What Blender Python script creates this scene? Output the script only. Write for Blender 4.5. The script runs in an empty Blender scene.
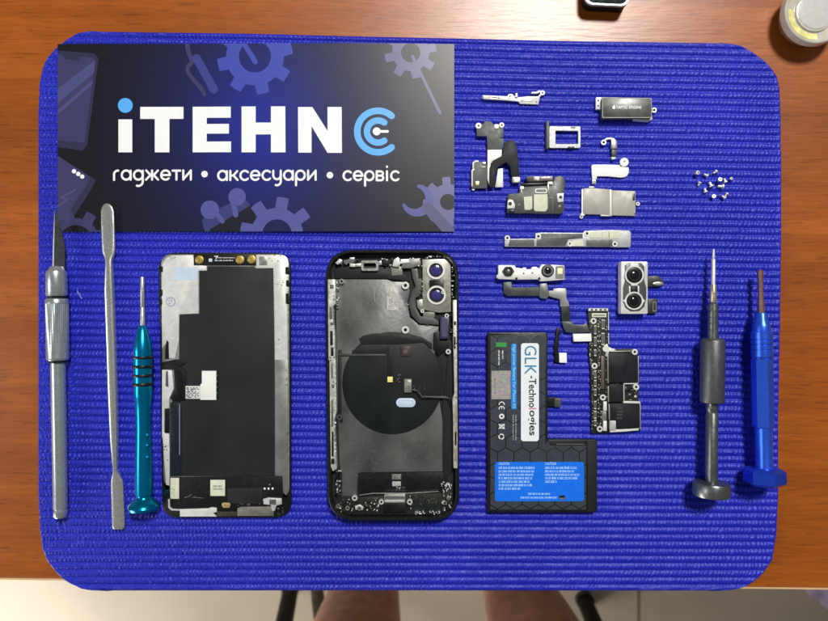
import bpy, bmesh, math, random
import numpy as np
from mathutils import Vector, Matrix, noise as mnoise
from mathutils.geometry import tessellate_polygon

random.seed(7)
SC = bpy.context.scene
COL = SC.collection
S = 1.894            # picture points per mm on the mat
D = 328.4            # camera height above the mat, mm
CX, CY = 414.0, 310.5
FLOOR = -720.0       # mm
TABLE = -4.6         # mm

def W(px, py, z=0.0):
    k = (D - z) / D / S
    return ((px - CX) * k, (CY - py) * k)

# ------------------------------------------------------------------ materials
MATS = {}
def mat(name, col, rough=0.5, metal=0.0, var=0.08, scale=300.0, bump=0.0, bscale=900.0, coat=0.0, spec=0.5, rvar=0.08, trans=0.0):
    if name in MATS:
        return MATS[name]
    m = bpy.data.materials.new(name); m.use_nodes = True
    nt = m.node_tree; N = nt.nodes; L = nt.links
    b = N['Principled BSDF']
    tc = N.new('ShaderNodeTexCoord')
    nz = N.new('ShaderNodeTexNoise'); nz.inputs['Scale'].default_value = scale; nz.inputs['Detail'].default_value = 5
    L.new(tc.outputs['Object'], nz.inputs['Vector'])
    mr = N.new('ShaderNodeMapRange')
    mr.inputs['From Min'].default_value = 0.3; mr.inputs['From Max'].default_value = 0.7
    mr.inputs['To Min'].default_value = 1 - var; mr.inputs['To Max'].default_value = 1 + var
    L.new(nz.outputs['Fac'], mr.inputs['Value'])
    mx = N.new('ShaderNodeVectorMath'); mx.operation = 'SCALE'
    mx.inputs[0].default_value = col[:3]
    L.new(mr.outputs['Result'], mx.inputs['Scale'])
    L.new(mx.outputs['Vector'], b.inputs['Base Color'])
    r2 = N.new('ShaderNodeMapRange')
    r2.inputs['From Min'].default_value = 0.3; r2.inputs['From Max'].default_value = 0.7
    r2.inputs['To Min'].default_value = max(0.02, rough - rvar); r2.inputs['To Max'].default_value = min(1, rough + rvar)
    nz2 = N.new('ShaderNodeTexNoise'); nz2.inputs['Scale'].default_value = scale * 2.3; nz2.inputs['Detail'].default_value = 3
    L.new(tc.outputs['Object'], nz2.inputs['Vector'])
    L.new(nz2.outputs['Fac'], r2.inputs['Value'])
    L.new(r2.outputs['Result'], b.inputs['Roughness'])
    b.inputs['Metallic'].default_value = metal
    b.inputs['Specular IOR Level'].default_value = spec
    b.inputs['Coat Weight'].default_value = coat
    b.inputs['Coat Roughness'].default_value = 0.12
    b.inputs['Transmission Weight'].default_value = trans
    if bump:
        nb = N.new('ShaderNodeTexNoise'); nb.inputs['Scale'].default_value = bscale; nb.inputs['Detail'].default_value = 4
        L.new(tc.outputs['Object'], nb.inputs['Vector'])
        bp = N.new('ShaderNodeBump'); bp.inputs['Strength'].default_value = bump; bp.inputs['Distance'].default_value = 0.0003
        L.new(nb.outputs['Fac'], bp.inputs['Height']); L.new(bp.outputs['Normal'], b.inputs['Normal'])
    MATS[name] = m
    return m

def srgb(r, g, b):
    f = lambda c: (c / 255 / 12.92) if c / 255 <= 0.04045 else ((c / 255 + 0.055) / 1.055) ** 2.4
    return (f(r), f(g), f(b))

SILVER = mat('bright_steel', (0.62, 0.62, 0.61), 0.50, 0.5, 0.10, 420, 0.15, 1500)
PALE = mat('pale_plated_metal', (0.66, 0.66, 0.645), 0.48, 0.2, 0.10, 300)
PANEL = mat('grey_panel', (0.088, 0.094, 0.094), 0.5, 0.05, 0.2, 200, 0.1, 900, spec=0.35)
BRUSHED = mat('dull_nickel', (0.44, 0.44, 0.41), 0.34, 0.75, 0.14, 260, 0.15, 1200)
DULL = mat('dark_nickel', (0.12, 0.125, 0.122), 0.42, 0.35, 0.22, 260)
STAIN = mat('stainless_plate', (0.125, 0.126, 0.124), 0.38, 0.4, 0.38, 48, 0.25, 420)
BLACK = mat('black_plastic', (0.007, 0.0078, 0.0085), 0.38, 0, 0.3, 300, spec=0.32)
MATTE = mat('matte_black_foil', (0.012, 0.0135, 0.0145), 0.55, 0, 0.15, 80, spec=0.25)
GRAPH = mat('graphite_sheet', (0.0135, 0.0158, 0.018), 0.56, 0, 0.22, 28, 0.05, spec=0.25, rvar=0.1)
FLEX = mat('dark_flex_cable', (0.022, 0.027, 0.031), 0.42, 0, 0.25, 200)
GFLEX = mat('grey_flex_cable', (0.055, 0.062, 0.064), 0.38, 0.1, 0.3, 130)
COILM = mat('charging_coil_foil', (0.0075, 0.0105, 0.0108), 0.5, 0, 0.25, 40, spec=0.25)
WHITE = mat('white_paper', (0.80, 0.80, 0.77), 0.7, 0, 0.04)
CREAM = mat('cream_label', (0.62, 0.63, 0.50), 0.7, 0, 0.08, 500)
PBLUE = mat('pale_blue_sticker', (0.52, 0.63, 0.76), 0.5, 0, 0.06, 300)
INK = mat('white_ink', (0.84, 0.86, 0.87), 0.45, 0, 0.02)
SKY = mat('light_blue_ink', srgb(84, 168, 238), 0.4, 0, 0.03)
GOLD = mat('gold_contact', (0.55, 0.40, 0.08), 0.35, 0.7, 0.15, 700)
BRASS = mat('brass_bit', (0.75, 0.60, 0.28), 0.35, 0.7, 0.15, 700)
YEL = mat('yellow_pad', (0.85, 0.74, 0.25), 0.5, 0, 0.05)
PCB = mat('dark_circuit_board', (0.012, 0.016, 0.013), 0.45, 0, 0.4, 500, spec=0.3)
CHIP = mat('black_shield_chip', (0.014, 0.016, 0.020), 0.36, 0.1, 0.12, 120, spec=0.3)
GREY = mat('grey_component', (0.19, 0.19, 0.17), 0.45, 0.3, 0.2, 700)
TAN = mat('tan_component', (0.28, 0.20, 0.13), 0.5, 0.1, 0.25, 700)
LENS = mat('camera_lens_glass', (0.006, 0.006, 0.012), 0.08, 0, 0.1, 300, coat=1.0)
LENSB = mat('violet_window_glass', (0.035, 0.030, 0.18), 0.15, 0, 0.2, 500, coat=1.0)  # blue of the mat behind clear glass, put into the colour

# ------------------------------------------------------------------ mesh builder (mm, world)
def area2(p):
    return sum(p[i][0] * p[(i + 1) % len(p)][1] - p[(i + 1) % len(p)][0] * p[i][1] for i in range(len(p)))

def inset(p, d):
    """Mitred inward offset of a CCW polygon (mm)."""
    n = len(p); out = []
    for i in range(n):
        a, b, c = Vector(p[i - 1]), Vector(p[i]), Vector(p[(i + 1) % n])
        e1 = (b - a); e2 = (c - b)
        if e1.length < 1e-9 or e2.length < 1e-9:
            out.append(tuple(b)); continue
        e1.normalize(); e2.normalize()
        n1 = Vector((-e1.y, e1.x)); n2 = Vector((-e2.y, e2.x))
        m = n1 + n2
        if m.length < 1e-6:
            out.append(tuple(b + n1 * d)); continue
        m.normalize()
        k = d / max(0.35, m.dot(n1))
        out.append(tuple(b + m * k))
    return out

def rr(x0, y0, x1, y1, r, n=5):
    """Rounded rectangle outline in picture points."""
    r = min(r, (x1 - x0) / 2, (y1 - y0) / 2)
    out = []
    for (cx, cy, a0) in ((x1 - r, y0 + r, -90), (x1 - r, y1 - r, 0), (x0 + r, y1 - r, 90), (x0 + r, y0 + r, 180)):
        for i in range(n + 1):
            a = math.radians(a0 + 90 * i / n)
            out.append((cx + r * math.cos(a), cy + r * math.sin(a)))
    return out

def rquad(q, r, n=6):
    """Rounded outline of a general quad/polygon in picture points (corner radius r)."""
    out = []; N_ = len(q)
    for i in range(N_):
        a, b, c = Vector(q[i - 1]), Vector(q[i]), Vector(q[(i + 1) % N_])
        p = b + (a - b).normalized() * r; s = b + (c - b).normalized() * r
        for k in range(n + 1):
            t = k / n
            out.append(tuple((1 - t) ** 2 * p + 2 * t * (1 - t) * (b * 0.83 + (p + s) / 2 * 0.17) + t * t * s))
    return out

def circ(cx, cy, r, n=24, ry=None):
    ry = r if ry is None else ry
    return [(cx + r * math.cos(2 * math.pi * i / n), cy + ry * math.sin(2 * math.pi * i / n)) for i in range(n)]

def box4(x0, y0, x1, y1):
    return [(x0, y0), (x1, y0), (x1, y1), (x0, y1)]

def stripe(path, w, cap=0):
    """Polygon of a mitred band along a path (picture points)."""
    L_, R_ = [], []
    P_ = [Vector(p) for p in path]
    for i, p in enumerate(P_):
        d1 = (p - P_[i - 1]).normalized() if i else None
        d2 = (P_[i + 1] - p).normalized() if i < len(P_) - 1 else None
        d1 = d1 or d2; d2 = d2 or d1
        n1 = Vector((-d1.y, d1.x)); n2 = Vector((-d2.y, d2.x))
        m = (n1 + n2)
        m = n1 if m.length < 1e-5 else m.normalized()
        k = (w / 2) / max(0.4, m.dot(n1))
        L_.append(tuple(p + m * k)); R_.append(tuple(p - m * k))
    if cap:
        def arc(c, a, b):
            a0 = math.atan2(a[1] - c[1], a[0] - c[0]); a1 = math.atan2(b[1] - c[1], b[0] - c[0])
            return a0, a1
        e = P_[-1]; d = (P_[-1] - P_[-2]).normalized(); ang = math.atan2(d.y, d.x)
        endc = [(e.x + w / 2 * math.cos(ang + math.pi / 2 - math.pi * k / 6), e.y + w / 2 * math.sin(ang + math.pi / 2 - math.pi * k / 6)) for k in range(1, 6)]
        s = P_[0]; d = (P_[0] - P_[1]).normalized(); ang = math.atan2(d.y, d.x)
        stc = [(s.x + w / 2 * math.cos(ang + math.pi / 2 - math.pi * k / 6), s.y + w / 2 * math.sin(ang + math.pi / 2 - math.pi * k / 6)) for k in range(1, 6)]
        return L_ + endc + R_[::-1] + stc
    return L_ + R_[::-1]

def clip_convex(poly, rect):
    x0, y0, x1, y1 = rect
    for (ax, v, keep) in ((0, x0, 1), (0, x1, -1), (1, y0, 1), (1, y1, -1)):
        out = []
        for i in range(len(poly)):
            a, b = poly[i - 1], poly[i]
            ia = (a[ax] - v) * keep >= 0; ib = (b[ax] - v) * keep >= 0
            if ia != ib:
                t = (v - a[ax]) / (b[ax] - a[ax])
                out.append((a[0] + (b[0] - a[0]) * t, a[1] + (b[1] - a[1]) * t))
            if ib:
                out.append(b)
        poly = out
        if len(poly) < 3:
            return []
    return poly

class MB:
    def __init__(self):
        self.v = []; self.f = []; self.fm = []; self.mats = []; self.warp = None
    def mi(self, m):
        if m not in self.mats:
            self.mats.append(m)
        return self.mats.index(m)
    def add(self, vs, fs, m):
        o = len(self.v); k = self.mi(m)
        self.v += vs
        for f in fs:
            self.f.append(tuple(i + o for i in f)); self.fm.append(k)
        return self
    def prism(self, pts, z0, z1, m, bev=0.0, top=None):
        """Solid with the outline as seen at its top face. top = another material for the top face."""
        p = [W(x, y, z1) for x, y in pts]
        if area2(p) < 0: p = p[::-1]
        q = [p[0]]
        for a in p[1:]:
            if (a[0] - q[-1][0]) ** 2 + (a[1] - q[-1][1]) ** 2 > 1e-6: q.append(a)
        if (q[0][0] - q[-1][0]) ** 2 + (q[0][1] - q[-1][1]) ** 2 < 1e-6: q.pop()
        p = q; n = len(p)
        rings = [[(x, y, z0) for x, y in p]]
        if bev > 0:
            rings.append([(x, y, z1 - bev) for x, y in p])
            a = inset(p, bev * 0.35); rings.append([(x, y, z1 - bev * 0.3) for x, y in a])
            b = inset(p, bev); rings.append([(x, y, z1) for x, y in b])
        else:
            rings.append([(x, y, z1) for x, y in p])
        vs = [v for r in rings for v in r]; fs = []
        for k in range(len(rings) - 1):
            for i in range(n):
                j = (i + 1) % n
                fs.append((k * n + i, k * n + j, (k + 1) * n + j, (k + 1) * n + i))
        fs.append(tuple(range(n))[::-1])
        self.add(vs, fs, m)
        t = len(rings) - 1
        if top is None:
            self.f.append(tuple(len(self.v) - n + i for i in range(n))); self.fm.append(self.mi(m))
        else:
            self.f.append(tuple(len(self.v) - n + i for i in range(n))); self.fm.append(self.mi(top))
        return self
    def sheet(self, pts, z, m):
        p = [W(x, y, z) for x, y in pts]
        if area2(p) < 0: p = p[::-1]
        return self.add([(x, y, z) for x, y in p], [tuple(range(len(p)))], m)
    def ring(self, outer, inner, z0, z1, m, bev=0.0):
        """Frame between two outlines of equal point count."""
        o = [W(x, y, z1) for x, y in outer]; i_ = [W(x, y, z1) for x, y in inner]
        if area2(o) < 0: o = o[::-1]; i_ = i_[::-1]
        n = len(o)
        if bev > 0:
            o2 = inset(o, bev); k2 = inset(i_, -bev)
            R = [[(x, y, z0) for x, y in o], [(x, y, z1 - bev) for x, y in o], [(x, y, z1) for x, y in o2],
                 [(x, y, z1) for x, y in k2], [(x, y, z1 - bev) for x, y in i_], [(x, y, z0) for x, y in i_]]
        else:
            R = [[(x, y, z0) for x, y in o], [(x, y, z1) for x, y in o], [(x, y, z1) for x, y in i_], [(x, y, z0) for x, y in i_]]
        vs = [v for r in R for v in r]; fs = []
        for k in range(len(R)):
            kk = (k + 1) % len(R)
            for i in range(n):
                j = (i + 1) % n
                fs.append((k * n + i, k * n + j, kk * n + j, kk * n + i))
        return self.add(vs, fs, m)
    def lug(self, x, y, r, ri, z0, z1, m, n=18):
        return self.ring(circ(x, y, r, n), circ(x, y, ri, n), z0, z1, m, 0.06)
    def screw(self, x, y, r, z0, z1, m, hole=None):
        self.ring(circ(x, y, r, 16), circ(x, y, r * 0.45, 16), z0, z1, m, 0.05)
        self.prism(circ(x, y, r * 0.44, 12), z0, z1 - 0.25, hole or BLACK)
        return self
    def dome(self, x, y, r, z0, h, m, n=20, rings=5):
        prof = [(r * math.cos(t * math.pi / 2 / rings), z0 + h * math.sin(t * math.pi / 2 / rings)) for t in range(rings)]
        vs = []; fs = []
        for (rad, z) in prof:
            for i in range(n):
                a = 2 * math.pi * i / n
                X, Y = W(x, y, z0 + h)
                vs.append((X + rad / S * math.cos(a), Y + rad / S * math.sin(a), z))
        X, Y = W(x, y, z0 + h); vs.append((X, Y, z0 + h))
        for k in range(rings - 1):
            for i in range(n):
                j = (i + 1) % n
                fs.append((k * n + i, k * n + j, (k + 1) * n + j, (k + 1) * n + i))
        for i in range(n):
            fs.append(((rings - 1) * n + i, (rings - 1) * n + (i + 1) % n, len(vs) - 1))
        return self.add(vs, fs, m)
    def lathe(self, prof, axis, m, n=28, rot=0.0, mod=None):
        """Turned solid lying on the mat. prof: (py, radius in picture points); axis: (x_a, y_a, x_b, y_b, z_a, z_b)."""
        xa, ya, xb, yb, za, zb = axis
        def C(py):
            t = (py - ya) / (yb - ya)
            z = za + (zb - za) * t
            X, Y = W(xa + (xb - xa) * t, py, z)
            return Vector((X, Y, z)), (D - z) / D / S
        A, _ = C(ya); B, _ = C(yb)
        ax = (B - A).normalized(); u = ax.cross(Vector((0, 0, 1))).normalized(); w = u.cross(ax)
        vs = []; fs = []
        for k, (py, r) in enumerate(prof):
            c, sc = C(py)
            for i in range(n):
                a = 2 * math.pi * (i + 0.5) / n + rot
                rr_ = r * sc * (mod(i, k) if mod else 1)
                vs.append(tuple(c + (u * math.cos(a) + w * math.sin(a)) * rr_))
        for k in range(len(prof) - 1):
            for i in range(n):
                j = (i + 1) % n
                fs.append((k * n + i, k * n + j, (k + 1) * n + j, (k + 1) * n + i))
        fs.append(tuple(range(n))[::-1]); fs.append(tuple((len(prof) - 1) * n + i for i in range(n)))
        return self.add(vs, fs, m)
    def stroke(self, path, w, z, m, cap=1):
        return self.sheet(stripe(path, w, cap), z, m)
    def text(self, body, x0, y0, x1, y1, z, m, rot=0, bold=0.0):
        """Flat lettering fitted to a box in picture points. rot=90: reads downwards."""
        cu = bpy.data.curves.new('lettering', 'FONT'); cu.body = body; cu.fill_mode = 'FRONT'; cu.resolution_u = 3; cu.offset = bold
        ob = bpy.data.objects.new('lettering', cu); COL.objects.link(ob)
        dg = bpy.context.evaluated_depsgraph_get(); dg.update()
        me = bpy.data.meshes.new_from_object(ob.evaluated_get(dg))
        vs = [tuple(v.co) for v in me.vertices]; fs = [tuple(p.vertices) for p in me.polygons]
        bpy.data.objects.remove(ob); bpy.data.curves.remove(cu); bpy.data.meshes.remove(me)
        ax0 = min(v[0] for v in vs); ax1 = max(v[0] for v in vs); ay0 = min(v[1] for v in vs); ay1 = max(v[1] for v in vs)
        out = []
        for v in vs:
            s = (v[0] - ax0) / (ax1 - ax0); t = (v[1] - ay0) / (ay1 - ay0)
            if rot == 90:
                px, py = x0 + (x1 - x0) * t, y0 + (y1 - y0) * s
            else:
                px, py = x0 + (x1 - x0) * s, y1 - (y1 - y0) * t
            X, Y = W(px, py, z); out.append((X, Y, z))
        if fs:
            f = fs[len(fs) // 2]; p = [out[i][:2] for i in f]
            if area2(p) < 0: fs = [g[::-1] for g in fs]
        return self.add(out, fs, m)
    def scribble(self, x0, x1, y, h, z, m, vertical=False, ragged=True):
        """A line of print too small to read: word-length runs of tiny strokes."""
        x = x0
        while x < x1 - 0.6:
            w = min(random.uniform(1.6, 5.0), x1 - x); e = x + w
            while x < e - 0.3:
                s = random.uniform(0.3, 0.5)
                yy = y - h / 2 - (h * 0.22 if random.random() < 0.2 else 0)
                q = box4(x, yy, x + s, y + h / 2)
                k = random.random()
                qs = [q] if k < 0.45 else [box4(x, y - h / 2, x + s, y - h * 0.15), box4(x, y + h * 0.12, x + s, y + h / 2)]
                for r in qs:
                    self.sheet([(b, a) for a, b in r] if vertical else r, z, m)
                x += s + 0.18
            x += random.uniform(0.5, 0.8)
        return self
    def build(self, name, parent=None, loc=None, smooth=True, angle=35):
        me = bpy.data.meshes.new(name)
        if parent is not None:
            loc = parent['at']
        if self.warp: self.v = [(x, y, z + self.warp(x, y)) for x, y, z in self.v]
        o3 = np.array([loc[0], loc[1], loc[2]])
        v = (np.array(self.v, dtype=float) - o3) * 0.001
        me.from_pydata([tuple(a) for a in v], [], self.f)
        for m in self.mats: me.materials.append(m)
        me.polygons.foreach_set('material_index', self.fm)
        me.update()
        bm = bmesh.new(); bm.from_mesh(me)
        ca = math.radians(angle)
        for f in bm.faces: f.smooth = smooth
        for e in bm.edges:
            if len(e.link_faces) == 2:
                if e.calc_face_angle(0) > ca: e.smooth = False
            else:
                e.smooth = False
        bm.to_mesh(me); bm.free()
        o = bpy.data.objects.new(name, me); COL.objects.link(o)
        o['at'] = [float(c) for c in loc]
        if parent is not None:
            o.parent = parent
        else:
            o.location = [c * 0.001 for c in loc]
        return o

def build_split(mb, name, parent):
    """One object per separate piece (pieces whose plan boxes overlap stay together)."""
    par = list(range(len(mb.v)))
    def find(a):
        while par[a] != a: par[a] = par[par[a]]; a = par[a]
        return a
    for f in mb.f:
        for i in f[1:]: par[find(i)] = find(f[0])
    isl = {}
    for k, f in enumerate(mb.f): isl.setdefault(find(f[0]), []).append(k)
    L_ = []
    for fs in isl.values():
        vs = [mb.v[i] for k in fs for i in mb.f[k]]
        L_.append([min(v[0] for v in vs), min(v[1] for v in vs), max(v[0] for v in vs), max(v[1] for v in vs), fs])
    merged = True
    while merged:
        merged = False
        for a in range(len(L_)):
            for b in range(a + 1, len(L_)):
                A, B = L_[a], L_[b]
                if A[0] < B[2] and B[0] < A[2] and A[1] < B[3] and B[1] < A[3]:
                    L_[a] = [min(A[0], B[0]), min(A[1], B[1]), max(A[2], B[2]), max(A[3], B[3]), A[4] + B[4]]; L_.pop(b); merged = True; break
            if merged: break
    out = []
    for g in L_:
        q = MB(); ids = {}
        for k in g[4]:
            f = []
            for i in mb.f[k]:
                if i not in ids: ids[i] = len(q.v); q.v.append(mb.v[i])
                f.append(ids[i])
            q.f.append(tuple(f)); q.fm.append(q.mi(mb.mats[mb.fm[k]]))
        out.append(q.build(name, parent))
    return out

def tag(o, label=None, cat=None, group=None, kind=None):
    if label: o['label'] = label
    if cat: o['category'] = cat
    if group: o['group'] = group
    if kind: o['kind'] = kind
    return o

def thing(name, label, cat, px, py, z=0.0, group=None):
    o = bpy.data.objects.new(name, None); COL.objects.link(o)
    o.empty_display_size = 0.01
    x, y = W(px, py, z)
    o['at'] = [x, y, z]; o.location = (x * 0.001, y * 0.001, z * 0.001)
    return tag(o, label, cat, group)

def greeble(mb, x0, y0, x1, y1, z, n, pal, smin=0.7, smax=2.2, h=(0.15, 0.6)):
    """Little surface-mount components scattered without touching each other."""
    done = []; tries = 0
    while len(done) < n and tries < n * 30:
        tries += 1
        w = random.uniform(smin, smax); hh = random.uniform(smin, smax)
        if random.random() < 0.5: w *= 0.55
        else: hh *= 0.55
        x = random.uniform(x0, max(x0 + 0.01, x1 - w)); y = random.uniform(y0, max(y0 + 0.01, y1 - hh))
        if x + w > x1 + 0.3 or y + hh > y1 + 0.3: continue
        if any(x < a[2] + 0.25 and x + w > a[0] - 0.25 and y < a[3] + 0.25 and y + hh > a[1] - 0.25 for a in done): continue
        done.append((x, y, x + w, y + hh))
        mb.prism(box4(x, y, x + w, y + hh), z, z + random.uniform(*h), random.choice(pal), 0.04)
    return mb
# lighting set-up: (location, size, power, colour)
AMB = 0.10
LA = ((0.40, 0.98, 1.62), (0.34, 0.34), 41, (1.0, 0.96, 0.90))
LB = ((-1.15, -1.00, -0.02), (0.7, 0.5), 17.5, (1.0, 0.92, 0.81))
LC = ((-2.10, -0.25, 1.30), (0.7, 0.9), 14, (0.93, 0.96, 1.0))
EXPO = 0.0
# ------------------------------------------------------------------ setting: floor, table
def wood_material():
    m = bpy.data.materials.new('orange_wood_laminate'); m.use_nodes = True
    nt = m.node_tree; N = nt.nodes; L = nt.links; b = N['Principled BSDF']
    tc = N.new('ShaderNodeTexCoord')
    mp = N.new('ShaderNodeMapping'); mp.inputs['Scale'].default_value = (3.0, 46.0, 1.0); mp.inputs['Rotation'].default_value = (0, 0, math.radians(-0.6))
    L.new(tc.outputs['Object'], mp.inputs['Vector'])
    n1 = N.new('ShaderNodeTexNoise'); n1.inputs['Scale'].default_value = 1.6; n1.inputs['Detail'].default_value = 7; n1.inputs['Distortion'].default_value = 0.6
    L.new(mp.outputs['Vector'], n1.inputs['Vector'])
    mp2 = N.new('ShaderNodeMapping'); mp2.inputs['Scale'].default_value = (45.0, 420.0, 1.0)
    L.new(tc.outputs['Object'], mp2.inputs['Vector'])
    n2 = N.new('ShaderNodeTexNoise'); n2.inputs['Scale'].default_value = 1.4; n2.inputs['Detail'].default_value = 4
    L.new(mp2.outputs['Vector'], n2.inputs['Vector'])
    r = N.new('ShaderNodeValToRGB')
    e = r.color_ramp.elements
    e[0].position = 0.28; e[0].color = (0.25, 0.057, 0.0035, 1)
    e[1].position = 0.74; e[1].color = (0.37, 0.098, 0.0090, 1)
    c = e.new(0.5); c.color = (0.31, 0.075, 0.0055, 1)
    L.new(n1.outputs['Fac'], r.inputs['Fac'])
    mr = N.new('ShaderNodeMapRange'); mr.inputs['From Min'].default_value = 0.3; mr.inputs['From Max'].default_value = 0.7
    mr.inputs['To Min'].default_value = 0.86; mr.inputs['To Max'].default_value = 1.12
    L.new(n2.outputs['Fac'], mr.inputs['Value'])
    sc = N.new('ShaderNodeVectorMath'); sc.operation = 'SCALE'
    n3 = N.new('ShaderNodeTexNoise'); n3.inputs['Scale'].default_value = 1.0; n3.inputs['Detail'].default_value = 3
    mp3 = N.new('ShaderNodeMapping'); mp3.inputs['Scale'].default_value = (5.0, 16.0, 1.0)
    L.new(tc.outputs['Object'], mp3.inputs['Vector']); L.new(mp3.outputs['Vector'], n3.inputs['Vector'])
    mr3 = N.new('ShaderNodeMapRange'); mr3.inputs['From Min'].default_value = 0.3; mr3.inputs['From Max'].default_value = 0.7
    mr3.inputs['To Min'].default_value = 0.82; mr3.inputs['To Max'].default_value = 1.18
    L.new(n3.outputs['Fac'], mr3.inputs['Value'])
    # short dark pores along the grain
    mp4 = N.new('ShaderNodeMapping'); mp4.inputs['Scale'].default_value = (70.0, 900.0, 1.0)
    vo = N.new('ShaderNodeTexNoise'); vo.inputs['Scale'].default_value = 1.0; vo.inputs['Detail'].default_value = 1
    L.new(tc.outputs['Object'], mp4.inputs['Vector']); L.new(mp4.outputs['Vector'], vo.inputs['Vector'])
    mr4 = N.new('ShaderNodeMapRange'); mr4.inputs['From Min'].default_value = 0.60; mr4.inputs['From Max'].default_value = 0.70
    mr4.inputs['To Min'].default_value = 1.0; mr4.inputs['To Max'].default_value = 0.72
    L.new(vo.outputs['Fac'], mr4.inputs['Value'])
    m1 = N.new('ShaderNodeMath'); m1.operation = 'MULTIPLY'; L.new(mr.outputs['Result'], m1.inputs[0]); L.new(mr3.outputs['Result'], m1.inputs[1])
    m2 = N.new('ShaderNodeMath'); m2.operation = 'MULTIPLY'; L.new(m1.outputs[0], m2.inputs[0]); L.new(mr4.outputs['Result'], m2.inputs[1])
    L.new(r.outputs['Color'], sc.inputs[0]); L.new(m2.outputs[0], sc.inputs['Scale'])
    L.new(sc.outputs['Vector'], b.inputs['Base Color'])
    b.inputs['Roughness'].default_value = 0.33
    b.inputs['Specular IOR Level'].default_value = 0.6
    bp = N.new('ShaderNodeBump'); bp.inputs['Strength'].default_value = 0.32; bp.inputs['Distance'].default_value = 0.0004
    L.new(n2.outputs['Fac'], bp.inputs['Height']); L.new(bp.outputs['Normal'], b.inputs['Normal'])
    return m

def floor_material():
    m = bpy.data.materials.new('beige_floor_tiles'); m.use_nodes = True
    nt = m.node_tree; N = nt.nodes; L = nt.links; b = N['Principled BSDF']
    tc = N.new('ShaderNodeTexCoord')
    mp = N.new('ShaderNodeMapping'); mp.inputs['Location'].default_value = (0.221, 0.31, 0)
    L.new(tc.outputs['Object'], mp.inputs['Vector'])
    br = N.new('ShaderNodeTexBrick'); br.offset = 0; br.inputs['Scale'].default_value = 1.0
    br.inputs['Brick Width'].default_value = 0.6; br.inputs['Row Height'].default_value = 0.6
    br.inputs['Mortar Size'].default_value = 0.003; br.inputs['Mortar Smooth'].default_value = 0.2
    br.inputs['Color1'].default_value = (0.62, 0.54, 0.425, 1); br.inputs['Color2'].default_value = (0.60, 0.525, 0.415, 1)
    br.inputs['Mortar'].default_value = (0.25, 0.21, 0.16, 1)
    L.new(mp.outputs['Vector'], br.inputs['Vector'])
    nz = N.new('ShaderNodeTexNoise'); nz.inputs['Scale'].default_value = 9; nz.inputs['Detail'].default_value = 6
    L.new(tc.outputs['Object'], nz.inputs['Vector'])
    mr = N.new('ShaderNodeMapRange'); mr.inputs['From Min'].default_value = 0.3; mr.inputs['From Max'].default_value = 0.7
    mr.inputs['To Min'].default_value = 0.92; mr.inputs['To Max'].default_value = 1.06
    L.new(nz.outputs['Fac'], mr.inputs['Value'])
    sc = N.new('ShaderNodeVectorMath'); sc.operation = 'SCALE'
    L.new(br.outputs['Color'], sc.inputs[0]); L.new(mr.outputs['Result'], sc.inputs['Scale'])
    L.new(sc.outputs['Vector'], b.inputs['Base Color'])
    b.inputs['Roughness'].default_value = 0.35
    return m

fl = MB(); fl.add([(-1500, -1500, FLOOR), (1500, -1500, FLOOR), (1500, 1800, FLOOR), (-1500, 1800, FLOOR)], [(0, 1, 2, 3)], floor_material())
tag(fl.build('floor', loc=(0, 0, FLOOR)), kind='structure')

# table: top with a pale edge band, apron-less panel legs
WOOD = wood_material()
tb = thing('desk', 'orange brown wood grain desk under the blue mat', 'desk', 414, 310, TABLE)
def edge_y(x):                                    # near edge of the desk, mm (slightly skew to the picture)
    a = W(0, 578.5, TABLE); b = W(828, 588.5, TABLE)
    return a[1] + (b[1] - a[1]) * (x - a[0]) / (b[0] - a[0])
t = MB()
X0, X1, Y1 = -520, 760, 560
t.add([(X0, edge_y(X0), TABLE - 22), (X1, edge_y(X1), TABLE - 22), (X1, Y1, TABLE - 22), (X0, Y1, TABLE - 22),
       (X0, edge_y(X0), TABLE - 1.0), (X1, edge_y(X1), TABLE - 1.0), (X1, Y1, TABLE - 1.0), (X0, Y1, TABLE - 1.0),
       (X0 + 1, edge_y(X0) + 1, TABLE), (X1 - 1, edge_y(X1) + 1, TABLE), (X1 - 1, Y1 - 1, TABLE), (X0 + 1, Y1 - 1, TABLE)],
      [(3, 2, 1, 0), (0, 1, 5, 4), (1, 2, 6, 5), (2, 3, 7, 6), (3, 0, 4, 7),
       (4, 5, 9, 8), (5, 6, 10, 9), (6, 7, 11, 10), (7, 4, 8, 11), (8, 9, 10, 11)], WOOD)
t.build('tabletop', tb, smooth=False)
EDGE = mat('pale_edge_band', (0.62, 0.40, 0.20), 0.45, 0, 0.1, 40)
e = MB(); g = 0.9
for (a, b) in (((X0, edge_y(X0)), (X1, edge_y(X1))),):
    z0, z1 = TABLE - 21.5, TABLE - 0.6
    e.add([(a[0], a[1] - g, z0), (b[0], b[1] - g, z0), (b[0], b[1] - 0.003, z0), (a[0], a[1] - 0.003, z0),
           (a[0], a[1] - g, z1), (b[0], b[1] - g, z1), (b[0], b[1] - 0.003, z1), (a[0], a[1] - 0.003, z1)],
          [(3, 2, 1, 0), (0, 1, 5, 4), (1, 2, 6, 5), (2, 3, 7, 6), (3, 0, 4, 7), (4, 5, 6, 7)], EDGE)
e.build('edge_band', tb, smooth=False)
for (x, ) in ((X0 + 30,), (X1 - 55,)):
    p = MB(); y0, y1, z0, z1 = -60, Y1 - 40, FLOOR, TABLE - 22
    p.add([(x, y0, z0), (x + 22, y0, z0), (x + 22, y1, z0), (x, y1, z0), (x, y0, z1), (x + 22, y0, z1), (x + 22, y1, z1), (x, y1, z1)],
          [(3, 2, 1, 0), (0, 1, 5, 4), (1, 2, 6, 5), (2, 3, 7, 6), (3, 0, 4, 7)], WOOD)
    p.build('leg', tb, smooth=False)

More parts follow.
